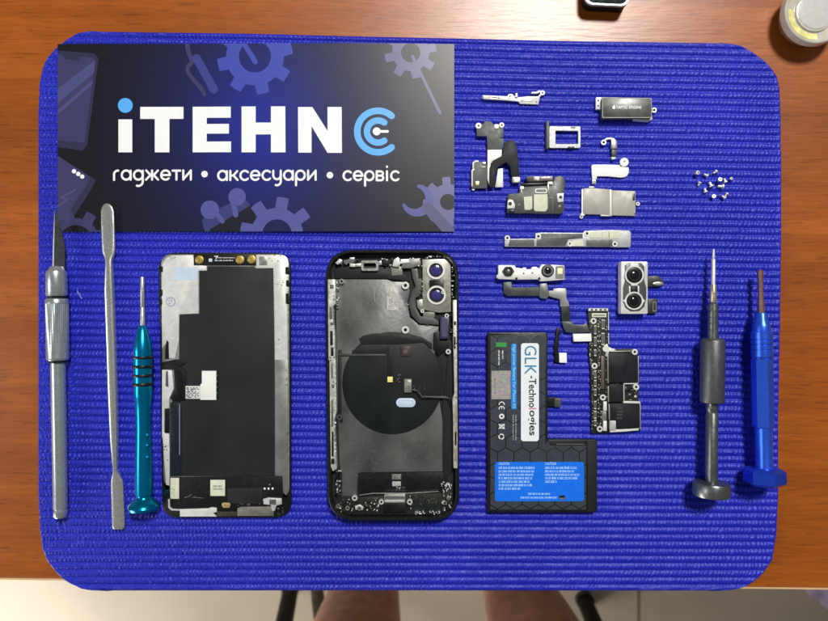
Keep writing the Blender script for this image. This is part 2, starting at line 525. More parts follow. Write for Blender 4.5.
# ------------------------------------------------------------------ ribbed blue mat
def mat_material():
    m = bpy.data.materials.new('blue_foam_mat'); m.use_nodes = True
    nt = m.node_tree; N = nt.nodes; L = nt.links; b = N['Principled BSDF']
    tc = N.new('ShaderNodeTexCoord')
    nz = N.new('ShaderNodeTexNoise'); nz.inputs['Scale'].default_value = 900; nz.inputs['Detail'].default_value = 3
    L.new(tc.outputs['Object'], nz.inputs['Vector'])
    big = N.new('ShaderNodeTexNoise'); big.inputs['Scale'].default_value = 14; big.inputs['Detail'].default_value = 4
    L.new(tc.outputs['Object'], big.inputs['Vector'])
    r = N.new('ShaderNodeValToRGB'); e = r.color_ramp.elements
    e[0].position = 0.3; e[0].color = (0.008, 0.0125, 0.33, 1)
    e[1].position = 0.75; e[1].color = (0.0185, 0.029, 0.51, 1)
    mx = N.new('ShaderNodeMath'); mx.operation = 'MULTIPLY_ADD'; mx.inputs[1].default_value = 0.5; 
    L.new(nz.outputs['Fac'], mx.inputs[0])
    h = N.new('ShaderNodeMath'); h.operation = 'MULTIPLY'; h.inputs[1].default_value = 0.5
    L.new(big.outputs['Fac'], h.inputs[0]); L.new(h.outputs[0], mx.inputs[2])
    L.new(mx.outputs[0], r.inputs['Fac'])
    L.new(r.outputs['Color'], b.inputs['Base Color'])
    b.inputs['Roughness'].default_value = 0.40
    b.inputs['Specular IOR Level'].default_value = 0.32
    mp = N.new('ShaderNodeMapping'); mp.inputs['Scale'].default_value = (1.0, 0.55, 1.0)
    L.new(tc.outputs['Object'], mp.inputs['Vector'])
    nb = N.new('ShaderNodeTexNoise'); nb.inputs['Scale'].default_value = 1300; nb.inputs['Detail'].default_value = 2
    L.new(mp.outputs['Vector'], nb.inputs['Vector'])
    bp = N.new('ShaderNodeBump'); bp.inputs['Strength'].default_value = 0.7; bp.inputs['Distance'].default_value = 0.0004
    L.new(nb.outputs['Fac'], bp.inputs['Height']); L.new(bp.outputs['Normal'], b.inputs['Normal'])
    return m

OUT = [(37.6,190),(37.5,130),(38,108),(39,84),(42,68),(47,57.5),(55,48.5),(66,39.5),(76,33.5),(86,30.2),(100,28.6),(170,28.9),(250,30.5),(360,33.2),(470,35.5),(560,37.8),(640,38.9),(700,39.8),(728,42),(740,45),(750,50),(759.5,56.5),(768,63.5),(773,69.5),(777.5,76.5),(780.2,90),(781.2,120),(781.6,160),(781.6,250),(780.5,330),(778.9,410),(778.5,500),(776.8,535),(772.7,560),(764,573),(756.5,580),(749,585.2),(741,588.6),(728,591.5),(709,592.8),(689,593),(400,593),(250,592.5),(108,592.5),(91,591.5),(81,589),(71,584.5),(62.5,579.3),(54.5,571),(46.8,561),(42,549),(39.2,528),(38,500),(37.6,450)]
OUTW = [W(x, y, 0) for x, y in OUT]

def build_mat():
    NR, K = 77, 6
    rows = NR * K; cols = 830
    xs = np.array([p[0] for p in OUT]); ys = np.array([p[1] for p in OUT])
    ytop = lambda x: np.interp(x, [30, 60, 100, 250, 360, 470, 560, 640, 700, 800], [27.3, 27.8, 28.6, 30.5, 33.2, 35.5, 37.8, 38.9, 39.8, 42.0]) + 0.4
    ybot = lambda x: 593.3
    # row v: curve y(x) = top*(1-v)+bot*v ; find where it enters and leaves the outline
    fx = np.linspace(30, 790, 1521)
    poly = np.stack([np.append(xs, xs[0]), np.append(ys, ys[0])], 1)
    def inside(px, py):
        c = np.zeros(px.shape, bool)
        for i in range(len(poly) - 1):
            (x1, y1), (x2, y2) = poly[i], poly[i + 1]
            cond = (y1 > py) != (y2 > py)
            if y1 != y2:
                c ^= cond & (px < (x2 - x1) * (py - y1) / (y2 - y1) + x1)
        return c
    V = np.zeros((rows + 1, cols, 3))
    rng = np.random.default_rng(3); PH = rng.random(NR + 1)
    def vnoise(px, py, sx, sy, seed):
        r = np.random.default_rng(seed); g = r.random((900, 1400))
        a = px / sx; b = py / sy; i = a.astype(int); j = b.astype(int); fa = a - i; fb = b - j
        fa = fa * fa * (3 - 2 * fa); fb = fb * fb * (3 - 2 * fb)
        i %= 1399; j %= 899
        return (g[j, i] * (1 - fa) + g[j, i + 1] * fa) * (1 - fb) + (g[j + 1, i] * (1 - fa) + g[j + 1, i + 1] * fa) * fb
    for k in range(rows + 1):
        v = 0.0016 + (1 - 0.0032) * k / rows
        fy = ytop(fx) * (1 - v) + ybot(fx) * v
        ins = np.nonzero(inside(fx, fy))[0]
        x0, x1 = fx[ins[0]], fx[ins[-1]]
        # refine ends
        px = x0 + (x1 - x0) * (np.arange(cols) / (cols - 1))
        py = ytop(px) * (1 - v) + ybot(px) * v
        f = (k / K) % 1.0
        ridge = abs(2 * f - 1) ** 2.6
        wob = vnoise(px, py, 5.0, 7.3, 11) - 0.5
        z = -1.12 * ridge + np.zeros(cols)
        # plastic knit: slanted stitches of uneven height on each rib
        rr_ = k // K
        ph = PH[min(rr_, NR)] * 6.283
        st = np.sin(2 * np.pi * (px / 3.8 + 0.75 * f) + ph + 4.5 * (vnoise(px, py, 11.0, 7.3, 23) - 0.5) * 2)
        amp = 0.07 + 0.26 * vnoise(px, py, 5.0, 7.3, 31)
        top = 1 - ridge
        z += st * amp * (0.35 + 0.65 * top) - 0.12
        z += (vnoise(px, py, 1.5, 1.6, 5) - 0.5) * 0.20
        z += wob * 0.12 * top
        z = np.minimum(z, 0.06)
        # soften toward the cut rim
        edge = np.minimum(np.minimum(px - x0, x1 - px), 1e9)
        z = z * (1 - 0.85 * np.exp(-np.maximum(edge, 0) / 2.5)) - 0.25 * np.exp(-np.maximum(edge, 0) / 0.8)
        if k < 3 or k > rows - 3:
            z -= 0.35 * (3 - min(k, rows - k))
        q = (D - 0.0) / D / S
        V[k, :, 0] = (px - CX) * q; V[k, :, 1] = (CY - py) * q; V[k, :, 2] = z
    R = rows + 1
    idx = np.arange(R * cols).reshape(R, cols)
    quads = np.stack([idx[1:, :-1], idx[1:, 1:], idx[:-1, 1:], idx[:-1, :-1]], -1).reshape(-1, 4)
    rim = np.concatenate([idx[0, :-1], idx[:-1, -1], idx[-1, :0:-1], idx[:0:-1, 0]])
    low = V.reshape(-1, 3)[rim].copy(); low[:, 2] = TABLE + 0.02
    base = R * cols; n = len(rim)
    a = rim; b = np.roll(rim, -1); c = base + np.arange(n); d = np.roll(c, -1)
    side = np.stack([a, b, d, c], -1)
    allv = np.concatenate([V.reshape(-1, 3), low]) * 0.001
    faces = np.concatenate([quads, side])
    me = bpy.data.meshes.new('ribbed_mat')
    me.vertices.add(len(allv)); me.vertices.foreach_set('co', allv.ravel())
    me.loops.add(faces.size); me.loops.foreach_set('vertex_index', faces.ravel().astype(np.int32))
    me.polygons.add(len(faces)); me.polygons.foreach_set('loop_start', (np.arange(len(faces)) * 4).astype(np.int32))
    me.polygons.foreach_set('use_smooth', np.ones(len(faces), bool))
    me.update(calc_edges=True); me.validate()
    me.materials.append(mat_material())
    o = bpy.data.objects.new('work_mat', me); COL.objects.link(o)
    return tag(o, 'bright blue ribbed foam mat with rounded corners lying on the wooden desk', 'mat')
build_mat()

# ------------------------------------------------------------------ printed flyer
CARD = (57.6, 44.0, 454.2, 231.6)
def card_material():
    m = bpy.data.materials.new('flyer_print'); m.use_nodes = True
    nt = m.node_tree; N = nt.nodes; L = nt.links; b = N['Principled BSDF']
    tc = N.new('ShaderNodeTexCoord')
    mp = N.new('ShaderNodeMapping'); mp.vector_type = 'POINT'
    # the print's blue glow: an upright ellipse a little right of the middle of the flyer
    mp.inputs['Location'].default_value = (-0.003 / 0.102, -0.006 / 0.125, 0); mp.inputs['Scale'].default_value = (1 / 0.102, 1 / 0.125, 0)
    L.new(tc.outputs['Object'], mp.inputs['Vector'])
    gr = N.new('ShaderNodeTexGradient'); gr.gradient_type = 'QUADRATIC_SPHERE'
    L.new(mp.outputs['Vector'], gr.inputs['Vector'])
    r = N.new('ShaderNodeValToRGB'); e = r.color_ramp.elements
    e[0].position = 0.0; e[0].color = (0.0050, 0.0048, 0.0085, 1)
    e[1].position = 0.85; e[1].color = (0.012, 0.019, 0.25, 1)
    c = e.new(0.3); c.color = (0.0085, 0.010, 0.062, 1)
    L.new(gr.outputs['Fac'], r.inputs['Fac']); L.new(r.outputs['Color'], b.inputs['Base Color'])
    nz = N.new('ShaderNodeTexNoise'); nz.inputs['Scale'].default_value = 1500; nz.inputs['Detail'].default_value = 3
    L.new(tc.outputs['Object'], nz.inputs['Vector'])
    bp = N.new('ShaderNodeBump'); bp.inputs['Strength'].default_value = 0.03; bp.inputs['Distance'].default_value = 0.0002
    L.new(nz.outputs['Fac'], bp.inputs['Height']); L.new(bp.outputs['Normal'], b.inputs['Normal'])
    b.inputs['Roughness'].default_value = 0.37; b.inputs['Specular IOR Level'].default_value = 0.40
    return m
fy = thing('flyer', 'black and blue printed repair shop flyer with white lettering', 'flyer', 255.9, 137.8, 0.1)
XR0, XR1 = W(150, 0)[0], W(330, 0)[0]; XR2 = W(454.2, 0)[0]
def curl(x, y):
    # the flyer arches a little towards its right end
    if x < XR0: return 0.0
    if x < XR1:
        t = (x - XR0) / (XR1 - XR0); return 1.15 * t * t * (3 - 2 * t)
    t = (x - XR1) / (XR2 - XR1); return 1.15 * (1 - t * t)
c = MB(); c.warp = curl
(cx0, cy1), (cx1, cy0) = W(CARD[0], CARD[1], .45), W(CARD[2], CARD[3], .45)
nx, ny = 60, 6; vs = []; fs = []
for zz in (0.45, 0.12):
    for j in range(ny + 1):
        for i in range(nx + 1): vs.append((cx0 + (cx1 - cx0) * i / nx, cy0 + (cy1 - cy0) * j / ny, zz))
ID = lambda i, j, k: k * (nx + 1) * (ny + 1) + j * (nx + 1) + i
for j in range(ny):
    for i in range(nx):
        fs.append((ID(i, j, 0), ID(i + 1, j, 0), ID(i + 1, j + 1, 0), ID(i, j + 1, 0))); fs.append((ID(i, j + 1, 1), ID(i + 1, j + 1, 1), ID(i + 1, j, 1), ID(i, j, 1)))
for i in range(nx):
    fs.append((ID(i, 0, 1), ID(i + 1, 0, 1), ID(i + 1, 0, 0), ID(i, 0, 0))); fs.append((ID(i, ny, 0), ID(i + 1, ny, 0), ID(i + 1, ny, 1), ID(i, ny, 1)))
for j in range(ny):
    fs.append((ID(0, j, 0), ID(0, j + 1, 0), ID(0, j + 1, 1), ID(0, j, 1))); fs.append((ID(nx, j, 1), ID(nx, j + 1, 1), ID(nx, j + 1, 0), ID(nx, j, 0)))
c.add(vs, fs, card_material())
c.build('card', fy)
Z = 0.46
P_ = lambda r, g, b_: mat('print_%d_%d_%d' % (r, g, b_), srgb(r * .95, g * .95, b_ * .95), 0.37, 0, 0.03, rvar=0.01)
V1 = P_(58, 58, 102); V2 = P_(74, 76, 128); V3 = P_(62, 76, 176); V4 = P_(74, 74, 126); V5 = P_(45, 45, 78); DK = P_(20, 20, 38); V6 = P_(84, 86, 156)
pic = MB(); pic.warp = curl; LV = [0]
def lay(poly, m, dz=0.0):
    q = clip_convex(poly, CARD)
    if q:
        LV[0] = (LV[0] + 1) % 9
        pic.sheet(q, Z + dz + 0.003 * LV[0], m)
def gear(cx, cy, ri, rm, ro, teeth, ph, m, dz=0.0, hole=DK):
    n = teeth * 12
    def R(i):
        t = (i % 12)
        return ro if 3 <= t <= 8 else rm
    def pt(r, i): a = 2 * math.pi * i / n + ph; return (cx + r * math.cos(a), cy + r * math.sin(a))
    for i in range(n):
        r0, r1 = R(i), R(i + 1)
        if r0 != r1: r0, r1 = (r0, r1)
        lay([pt(ri, i), pt(r0, i), pt(r1, i + 1), pt(ri, i + 1)], m, dz)
def tri_fan(poly, m, dz):
    tri = tessellate_polygon([[Vector((x, y, 0)) for x, y in poly]])
    for (i, j, k) in tri: lay([poly[i], poly[j], poly[k]], m, dz)
z1 = lambda x, y: (40 + x / 3.764, 20 + y / 3.764)
z3 = lambda x, y: (40 + x / 3.764, 120 + y / 3.764)
z4 = lambda x, y: (250 + x / 3.764, 120 + y / 3.764)
z2 = lambda x, y: (250 + x / 3.764, 20 + y / 3.764)
# phone picture
tri_fan([z1(40, 112), z1(205, 126), z1(220, 146), z1(178, 470), z1(160, 492), z1(40, 474)], V5, 0.0)
tri_fan([z1(40, 125), z1(85, 132), z1(95, 148), z1(145, 152), z1(152, 138), z1(200, 143), z1(208, 155), z1(168, 462), z1(40, 452)], V1, 0.035)
tri_fan([z1(40, 280), z1(208, 150), z1(203, 200), z1(40, 335)], V2, 0.07)
tri_fan([z1(40, 362), z1(200, 224), z1(197, 242), z1(40, 380)], V2, 0.07)
# power bank picture
tri_fan([z3(40, 125), z3(72, 138), z3(210, 226), z3(192, 262), z3(96, 412), z3(40, 380)], V5, 0.0)
tri_fan([z3(40, 125), z3(72, 138), z3(188, 215), z3(178, 240), z3(75, 395), z3(40, 372)], V1, 0.035)
for (x, y) in ((128, 193), (144, 203), (159, 213)):
    lay(circ(*z3(x, y), 2.2, 12), INK, 0.08)
for a, b in (((135, 262), (78, 292)), ((78, 292), (104, 298)), ((104, 298), (62, 330))):
    lay(stripe([z3(*a), z3(*b)], 1.6), V2, 0.07)
gear(*z3(135, 460), 17, 24, 32.5, 8, 0.15, V1, 0.1)
# cable picture
def bez(a, b, c_, d, n=14): return [tuple((1-t)**3*Vector(a)+3*t*(1-t)**2*Vector(b)+3*t*t*(1-t)*Vector(c_)+t**3*Vector(d)) for t in [i/n for i in range(n+1)]]
def band(path, w, m, dz):
    for i in range(len(path) - 1): lay(stripe([path[i], path[i + 1]], w, 1), m, dz)
band(bez(z1(556, 80), z1(550, 140), z1(590, 150), z1(562, 170)), 4.5, V1, 0.0)
band(bez(z1(562, 170), z1(535, 200), z1(600, 235), z1(620, 280)), 4.0, V1, 0.0)
band([z1(590, 145), z1(655, 262)], 8.5, P_(58, 62, 140), 0.035)
# gears
gear(255.3, 57, 16.0, 29, 38, 8, 0.2, V3, 0.0)
band([z1(770, 92), z1(812, 160)], 5.0, V3, 0.04)
gear(410.7, 53.2, 9.6, 18.5, 26, 8, 0.2, V4, 0.0)
band([(412.6, 57), (440, 113)], 3.0, V4, 0.04)
gear(277.4, 234.2, 14.6, 26, 37, 8, -0.2, V6, 0.04)
# earphones and their case
tri_fan([z3(610, 380), z3(625, 355), z3(748, 300), z3(780, 305), z3(810, 340), z3(835, 440), z3(640, 440), z3(620, 415)], P_(58, 60, 120), 0.0)
tri_fan([z3(640, 412), z3(800, 318), z3(835, 440), z3(640, 440)], DK, 0.035)
lay(circ(*z3(640, 338), 9.3, 22), V6, 0.075)
band([z3(655, 340), z3(688, 382)], 4.6, V6, 0.11)
lay(circ(*z3(743, 290), 8.8, 22), V6, 0.075)
band([z3(728, 310), z3(738, 358)], 5.2, V6, 0.11)
# spanner over a gear
gear(448.0, 202.0, 8, 18, 25, 8, 0.35, P_(100, 100, 148), 0.0)
path = [(416.0 + 13.4 * math.cos(a), 199.5 + 13.4 * math.sin(a)) for a in [math.radians(-78 + i * 14.5) for i in range(17)]]
for i in range(16):
    w = 3.0 + 6.0 * math.sin(math.pi * (i + 0.5) / 16)
    band([path[i], path[i + 1]], w, V6, 0.05)
band([(428, 208.5), (452, 234)], 11, P_(80, 80, 122), 0.09)
pic.build('printed_pictures', fy)

# big lettering and emblem
lt = MB(); lt.warp = curl; ZL = 0.62
lt.prism(box4(118.4, 119.4, 132.2, 152.3), 0.46, ZL, INK)
lt.prism([(140.2,106.9),(183.5,106.9),(183.5,118.9),(169.4,118.9),(169.4,152.3),(154.8,152.3),(154.8,118.9),(140.2,118.9)], 0.46, ZL, INK)
lt.prism([(192.8,106.9),(231.0,106.9),(231.0,118),(206.9,118),(206.9,124.1),(229.2,124.1),(229.2,133.8),(206.9,133.8),(206.9,141.7),(231.3,141.7),(231.3,152.4),(192.8,152.4)], 0.46, ZL, INK)
lt.prism([(241.9,106.9),(256,106.9),(256,123),(271.3,123),(271.3,106.9),(285.6,106.9),(285.9,152.8),(271.3,152.8),(271.3,134.8),(256,134.8),(256,152.6),(241.9,152.6)], 0.46, ZL, INK)
lt.prism([z2(182,330),z2(236,330),z2(293,420),z2(293,330),z2(346,330),z2(347,502),z2(293,502),z2(233,402),z2(233,501),z2(183,501)], 0.46, ZL, INK)
em = MB(); em.warp = curl
em.prism(circ(125.3, 105.4, 7.4, 28), 0.46, ZL, SKY)
def arcpath(cx, cy, r, a0, a1, n=30): return [(cx + r * math.cos(math.radians(a0 + (a1 - a0) * i / n)), cy - r * math.sin(math.radians(a0 + (a1 - a0) * i / n))) for i in range(n + 1)]
em.prism(stripe(arcpath(378.1, 132.1, 20.7, 49, 311), 6.6, 1), 0.46, ZL, SKY)
em.prism(stripe(arcpath(378.1, 132.1, 11.0, 55, 305), 6.4, 1), 0.46, ZL, SKY)
em.prism(circ(376.8, 131.9, 4.0, 20), 0.46, ZL, INK)
em.prism(stripe([(379.5, 131.9), (387.6, 131.9)], 2.6, 1), 0.46, ZL + 0.01, INK)
lt.build('shop_lettering', fy); em.build('shop_emblem', fy)

# tagline in a round geometric stroke alphabet (x right, y down, x-height 0..1)
def O(cx, r, a0=0, a1=360, n=22, cy=0.5): return [(cx + r * math.cos(math.radians(a)), cy - r * math.sin(math.radians(a))) for a in [a0 + (a1 - a0) * i / n for i in range(n + 1)]]
H = 0.42
GL = {
 'г': (0.62, [[(0.1, 0.95), (0.1, 0.45)] , O(0.46, 0.36, 180, 85, 8, 0.45)]),
 'а': (1.02, [O(0.5, H), [(0.92, 0.1), (0.92, 0.92)]]),
 'д': (1.02, [O(0.5, H), [(0.92, 0.1), (0.92, 1.1)], O(0.5, H, 0, -110, 10, 1.08)]),
 'ж': (1.30, [[(0.65, 0.08), (0.65, 0.92)], [(0.1, 0.08), (0.5, 0.5), (0.08, 0.92)], [(1.2, 0.08), (0.8, 0.5), (1.22, 0.92)], [(0.5, 0.5), (0.8, 0.5)]]),
 'е': (0.98, [O(0.5, H, 0, 315, 20), [(0.1, 0.5), (0.92, 0.5)]]),
 'т': (0.84, [[(0.06, 0.1), (0.78, 0.1)], [(0.42, 0.1), (0.42, 0.92)]]),
 'и': (0.92, [[(0.1, 0.08), (0.1, 0.92)], [(0.1, 0.9), (0.82, 0.1)], [(0.82, 0.08), (0.82, 0.92)]]),
 'к': (0.86, [[(0.1, 0.08), (0.1, 0.92)], [(0.12, 0.52), (0.4, 0.5), (0.76, 0.1)], [(0.4, 0.5), (0.8, 0.92)]]),
 'с': (0.88, [O(0.5, H, 45, 315, 18)]),
 'у': (0.92, [[(0.1, 0.08), (0.1, 0.5)], O(0.46, 0.36, 180, 360, 12, 0.5), [(0.82, 0.08), (0.82, 1.05)], O(0.46, 0.36, 0, -110, 10, 1.05)]),
 'р': (1.0, [O(0.5, H), [(0.08, 0.5), (0.08, 1.42)]]),
 'в': (0.84, [[(0.1, 0.08), (0.1, 0.92)], [(0.1, 0.09), (0.5, 0.09)], O(0.5, 0.2, 90, -90, 8, 0.29), [(0.1, 0.49), (0.52, 0.49)], O(0.52, 0.215, 90, -90, 8, 0.705), [(0.52, 0.92), (0.1, 0.92)]]),
 'і': (0.34, [[(0.14, 0.08), (0.14, 0.92)], [(0.14, -0.36), (0.14, -0.33)]]),
}
tg = MB(); tg.warp = curl
def word(s, x0, x1, ytop, h):
    gap = 0.13
    adv = sum(GL[c_][0] for c_ in s) + gap * (len(s) - 1)
    kx = (x1 - x0) / adv; x = x0; n = 0
    for c_ in s:
        for st in GL[c_][1]:
            n += 1
            tg.stroke([(x + p[0] * kx, ytop + p[1] * h) for p in st], 2.15, 0.50 + 0.012 * (n % 7), INK)
        x += (GL[c_][0] + gap) * kx
word('гаджети', 113, 192, 169.6, 10.9)
word('аксесуари', 217.5, 317, 170.2, 10.9)
word('сервіс', 343, 399.3, 170.8, 10.7)
tg.sheet(circ(204.7, 174.2, 3.3, 18), 0.5, INK); tg.sheet(circ(330.2, 175.6, 3.3, 18), 0.5, INK)
tg.build('tagline_lettering', fy)

# ------------------------------------------------------------------ hand tools
# craft knife
KN = mat('knife_aluminium', (0.50, 0.545, 0.56), 0.28, 0.75, 0.05, 200, 0.05, rvar=0.03)
kn = thing('craft_knife', 'silver metal craft knife with pointed blade and knurled grip at the left edge', 'craft knife', 58.5, 390)
AX = (56.6, 271, 60.6, 517, 5.6, 4.4)
b = MB()
b.prism([(54.9, 209), (53.2, 240), (52.9, 274), (64.6, 274), (64.7, 247), (62.3, 236), (58.4, 222)], 4.8, 5.4, mat('knife_blade', (0.10, 0.10, 0.11), 0.3, 0.7, 0.1), 0.0)
b.build('blade', kn)
b = MB(); b.prism([(54.6, 209.4), (53.1, 240), (52.2, 274), (53.6, 274), (54.2, 240)], 5.42, 5.6, SILVER); b.build('blade_spine', kn)
b = MB(); b.lathe([(266.5, 5.5), (270, 7.4), (271.5, 9.2), (273, 9.6), (294.6, 9.9), (296, 9.2)], AX, KN, 36); b.build('collet', kn)
b = MB(); b.lathe([(295.5, 8.4), (300, 8.4)], AX, BLACK, 28); b.build('groove_ring', kn)
b = MB(); b.lathe([(298.6, 9.6), (300, 10.5), (303.5, 10.6), (303.6, 10.5), (357, 10.5), (358.5, 10.3), (360, 9.5)], AX, KN, 72, mod=lambda i, k: 1.0 if i % 2 else (0.955 if 3 <= k <= 4 else 1.0)); b.build('knurled_grip', kn)
b = MB(); b.lathe([(359.8, 8.6), (362.5, 8.6)], AX, BLACK, 28); b.build('dark_collar', kn)
b = MB(); b.lathe([(361.5, 6.9), (420, 6.9), (505, 6.6), (508, 6.5), (508.6, 6.0), (510, 6.0), (510.4, 6.5), (515.5, 6.4), (517, 5.4)], AX, KN, 32); b.build('handle', kn)

# spudger
SP = mat('brushed_spudger_steel', (0.62, 0.62, 0.60), 0.28, 0.8, 0.12, 900, 0.08, 2600)
def spudger():
    prof = [(203.6,107.0,1.2,.5),(204.8,107.1,3.6,.55),(207.5,107.2,5.4,.6),(211.5,107.4,6.5,.65),(225,107.8,6.7,.75),(240,108.4,6.6,.9),(250,108.8,6.5,1.1),(254,109,5.9,1.2),(257.5,109.1,4.4,1.4),(261,109.2,3.4,1.7),(268,109.4,3.6,1.9),(290,109.5,4.6,2.0),(340,111.3,4.6,2.0),(395,113,4.5,2.0),(440,114.4,3.8,1.9),(458,115.1,2.8,1.8),(469,115.5,2.1,1.6),(472,115.8,2.7,1.3),(477,116.4,4.6,1.1),(481,116.9,5.9,1.0),(485,117.1,6.2,.9),(500,117.6,6.2,.75),(515,118.1,6.3,.65),(526,118.5,6.2,.55),(528.2,118.5,5.6,.5),(529.2,118.5,4.2,.45)]
    n = 20; vs = []; fs = []
    for (py, px, w, h) in prof:
        X, Y = W(px, py, 2.2)
        for i in range(n):
            a = 2 * math.pi * (i + 0.5) / n
            ca, sa = math.cos(a), math.sin(a)
            sx = math.copysign(abs(ca) ** 0.55, ca); sz = math.copysign(abs(sa) ** 0.55, sa)
            vs.append((X + w / S * sx, Y, 2.05 + h * sz))
    for k in range(len(prof) - 1):
        for i in range(n):
            j = (i + 1) % n
            fs.append((k * n + i, k * n + j, (k + 1) * n + j, (k + 1) * n + i))
    fs.append(tuple(range(n))[::-1]); fs.append(tuple((len(prof) - 1) * n + i for i in range(n)))
    m = MB(); m.add(vs, fs, SP)
    X, Y = W(112, 366, 0)
    o = m.build('spudger', loc=(X, Y, 0), angle=50)
    tag(o, 'long silver metal spudger with flat paddle ends beside the craft knife', 'spudger')
spudger()

# teal screwdriver
TEAL = mat('teal_anodised', srgb(0, 142, 192), 0.24, 0.8, 0.06, 300, rvar=0.02)
TEALD = mat('teal_anodised_cap', srgb(0, 128, 172), 0.22, 0.8, 0.06, 300, rvar=0.02)
td = thing('precision_screwdriver', 'teal metallic screwdriver with black grip rings and flared cap left of the screen', 'screwdriver', 142.6, 400)
AX = (142.3, 277, 144.0, 510, 5.2, 6.4)
b = MB(); b.lathe([(277, 1.6), (278, 2.0), (307, 2.1), (307.5, 1.8), (309, 2.3), (327, 2.4)], AX, mat('shaft_steel', (0.6, 0.6, 0.58), 0.35, 0.8, 0.1), 20); b.build('shaft', td)
b = MB(); b.lathe([(325.4, 2.6), (326.5, 3.6), (331, 5.2), (338, 7.2), (346, 8.7), (352, 9.1), (394, 8.9), (398, 8.6), (402, 7.9), (410, 7.5), (425, 7.2), (440, 7.4), (455, 7.9), (480, 8.4), (494, 8.4)], AX, TEAL, 40)
b.build('handle', td)
for y in (357.3, 366.4, 375.4, 384.2):
    b = MB(); b.lathe([(y - 1.6, 8.8), (y - 1.2, 9.8), (y, 10.4), (y + 1.2, 9.8), (y + 1.6, 8.8)], AX, BLACK, 36); b.build('grip_ring', td)
b = MB(); b.lathe([(493.5, 7.4), (496, 7.2), (498.5, 8.5), (501, 11.5), (503.5, 14.3), (506.5, 15.2), (509, 14.2), (510.6, 10.5), (511, 6)], AX, TEALD, 40); b.build('swivel_cap', td)
b = MB()
for y in (435.3, 445.8, 457.6): b.dome(146.8, y, 1.8, 8.9, 0.8, TEAL, 12, 3)
build_split(b, 'drilled_dot', td)

# black screwdriver
BKM = mat('gunmetal', (0.16, 0.175, 0.17), 0.34, 0.8, 0.12, 300)
BKG = mat('gunmetal_grip', (0.115, 0.122, 0.124), 0.42, 0.7, 0.15, 500, 0.2, 2000)
bd = thing('precision_screwdriver', 'dark grey metal screwdriver with thick sleeve and flat round end cap', 'screwdriver', 712.5, 390)
AX = (713.6, 249, 711.2, 497, 6.0, 9.0)
b = MB(); b.lathe([(249, 0.7), (252, 1.1), (257, 1.4), (258.5, 0.9), (260, 1.9), (285, 2.0)], AX, SILVER, 18); b.build('bit', bd)
b = MB(); b.lathe([(284.6, 2.7), (285.5, 3.1), (301, 3.2), (303, 2.4)], AX, mat('champagne_collar', (0.62, 0.52, 0.34), 0.32, 0.8, 0.1), 24); b.build('collar', bd)
b = MB(); pr = [(302.5, 3.4), (304, 4.6)]
for y in (311, 317, 323, 329): pr += [(y, 5.0), (y + 0.3, 4.6), (y + 0.9, 4.6), (y + 1.2, 5.0)]
pr += [(338, 5.4), (341, 5.6), (403, 5.6), (410, 5.9), (411, 5.4), (413, 5.4), (414, 5.9), (470, 5.8), (482.5, 5.8)]
b.lathe(pr, AX, BKM, 32); b.build('handle', bd)
b = MB(); b.lathe([(338.5, 9.5), (340.3, 11.2), (341.5, 11.6), (401, 11.6), (402.2, 11.2), (403.2, 9.5)], AX, BKG, 40); b.build('grip_sleeve', bd)
b = MB(); b.lathe([(481.6, 14.5), (482.4, 16.6), (484, 17.4), (494, 17.4), (495.6, 16.8), (496.4, 14.5)], AX, BKM, 48); b.build('end_cap', bd)

# blue hexagonal screwdriver
BLU = mat('blue_anodised', srgb(56, 104, 244), 0.32, 0.72, 0.05, 300, rvar=0.02)
BLU2 = mat('blue_anodised_nut', srgb(42, 80, 224), 0.30, 0.72, 0.05, 300, rvar=0.02)
hd = thing('precision_screwdriver', 'blue metal screwdriver with hexagonal handle and nut shaped end at the right edge', 'screwdriver', 763, 390)
AX = (760.2, 269, 764.6, 484.5, 7.5, 9.6)
b = MB(); b.lathe([(269.5, 1.0), (271, 2.6), (275, 3.0), (279, 2.7), (281, 2.5), (300, 2.6), (302, 3.2), (314, 3.3)], AX, mat('copper_bit', (0.42, 0.25, 0.20), 0.34, 0.85, 0.15, 800), 6); b.build('bit', hd)
b = MB(); b.lathe([(313, 5.2), (314.5, 5.9), (320, 6.2), (325, 8.0), (326.5, 8.4), (332.4, 8.4)], AX, BLU, 32); b.build('nose', hd)
b = MB(); pr = [(331.6, 9.4), (332.2, 10.0)]
for y in (339.0, 343.6, 348.8): pr += [(y, 10.0), (y + 0.2, 9.2), (y + 1.3, 9.2), (y + 1.5, 10.0)]
pr += [(356.4, 10.0), (357.2, 9.4), (360, 8.4)]
b.lathe(pr, AX, BLU, 40); b.build('ringed_sleeve', hd)
b = MB(); b.lathe([(357.6, 8.4), (359, 9.9), (426.6, 9.9), (428, 8.6)], AX, BLU, 6, rot=math.radians(0)); b.build('hexagonal_handle', hd)
b = MB(); b.lathe([(427.5, 8.0), (466, 8.0), (469, 8.8), (470, 8.8)], AX, BLU, 32); b.build('rear_barrel', hd)
b = MB(); b.lathe([(467.6, 15.0), (470.6, 19.0), (481.6, 19.4), (484.6, 15.5)], AX, BLU2, 6, rot=math.radians(0)); b.build('hexagonal_end', hd)
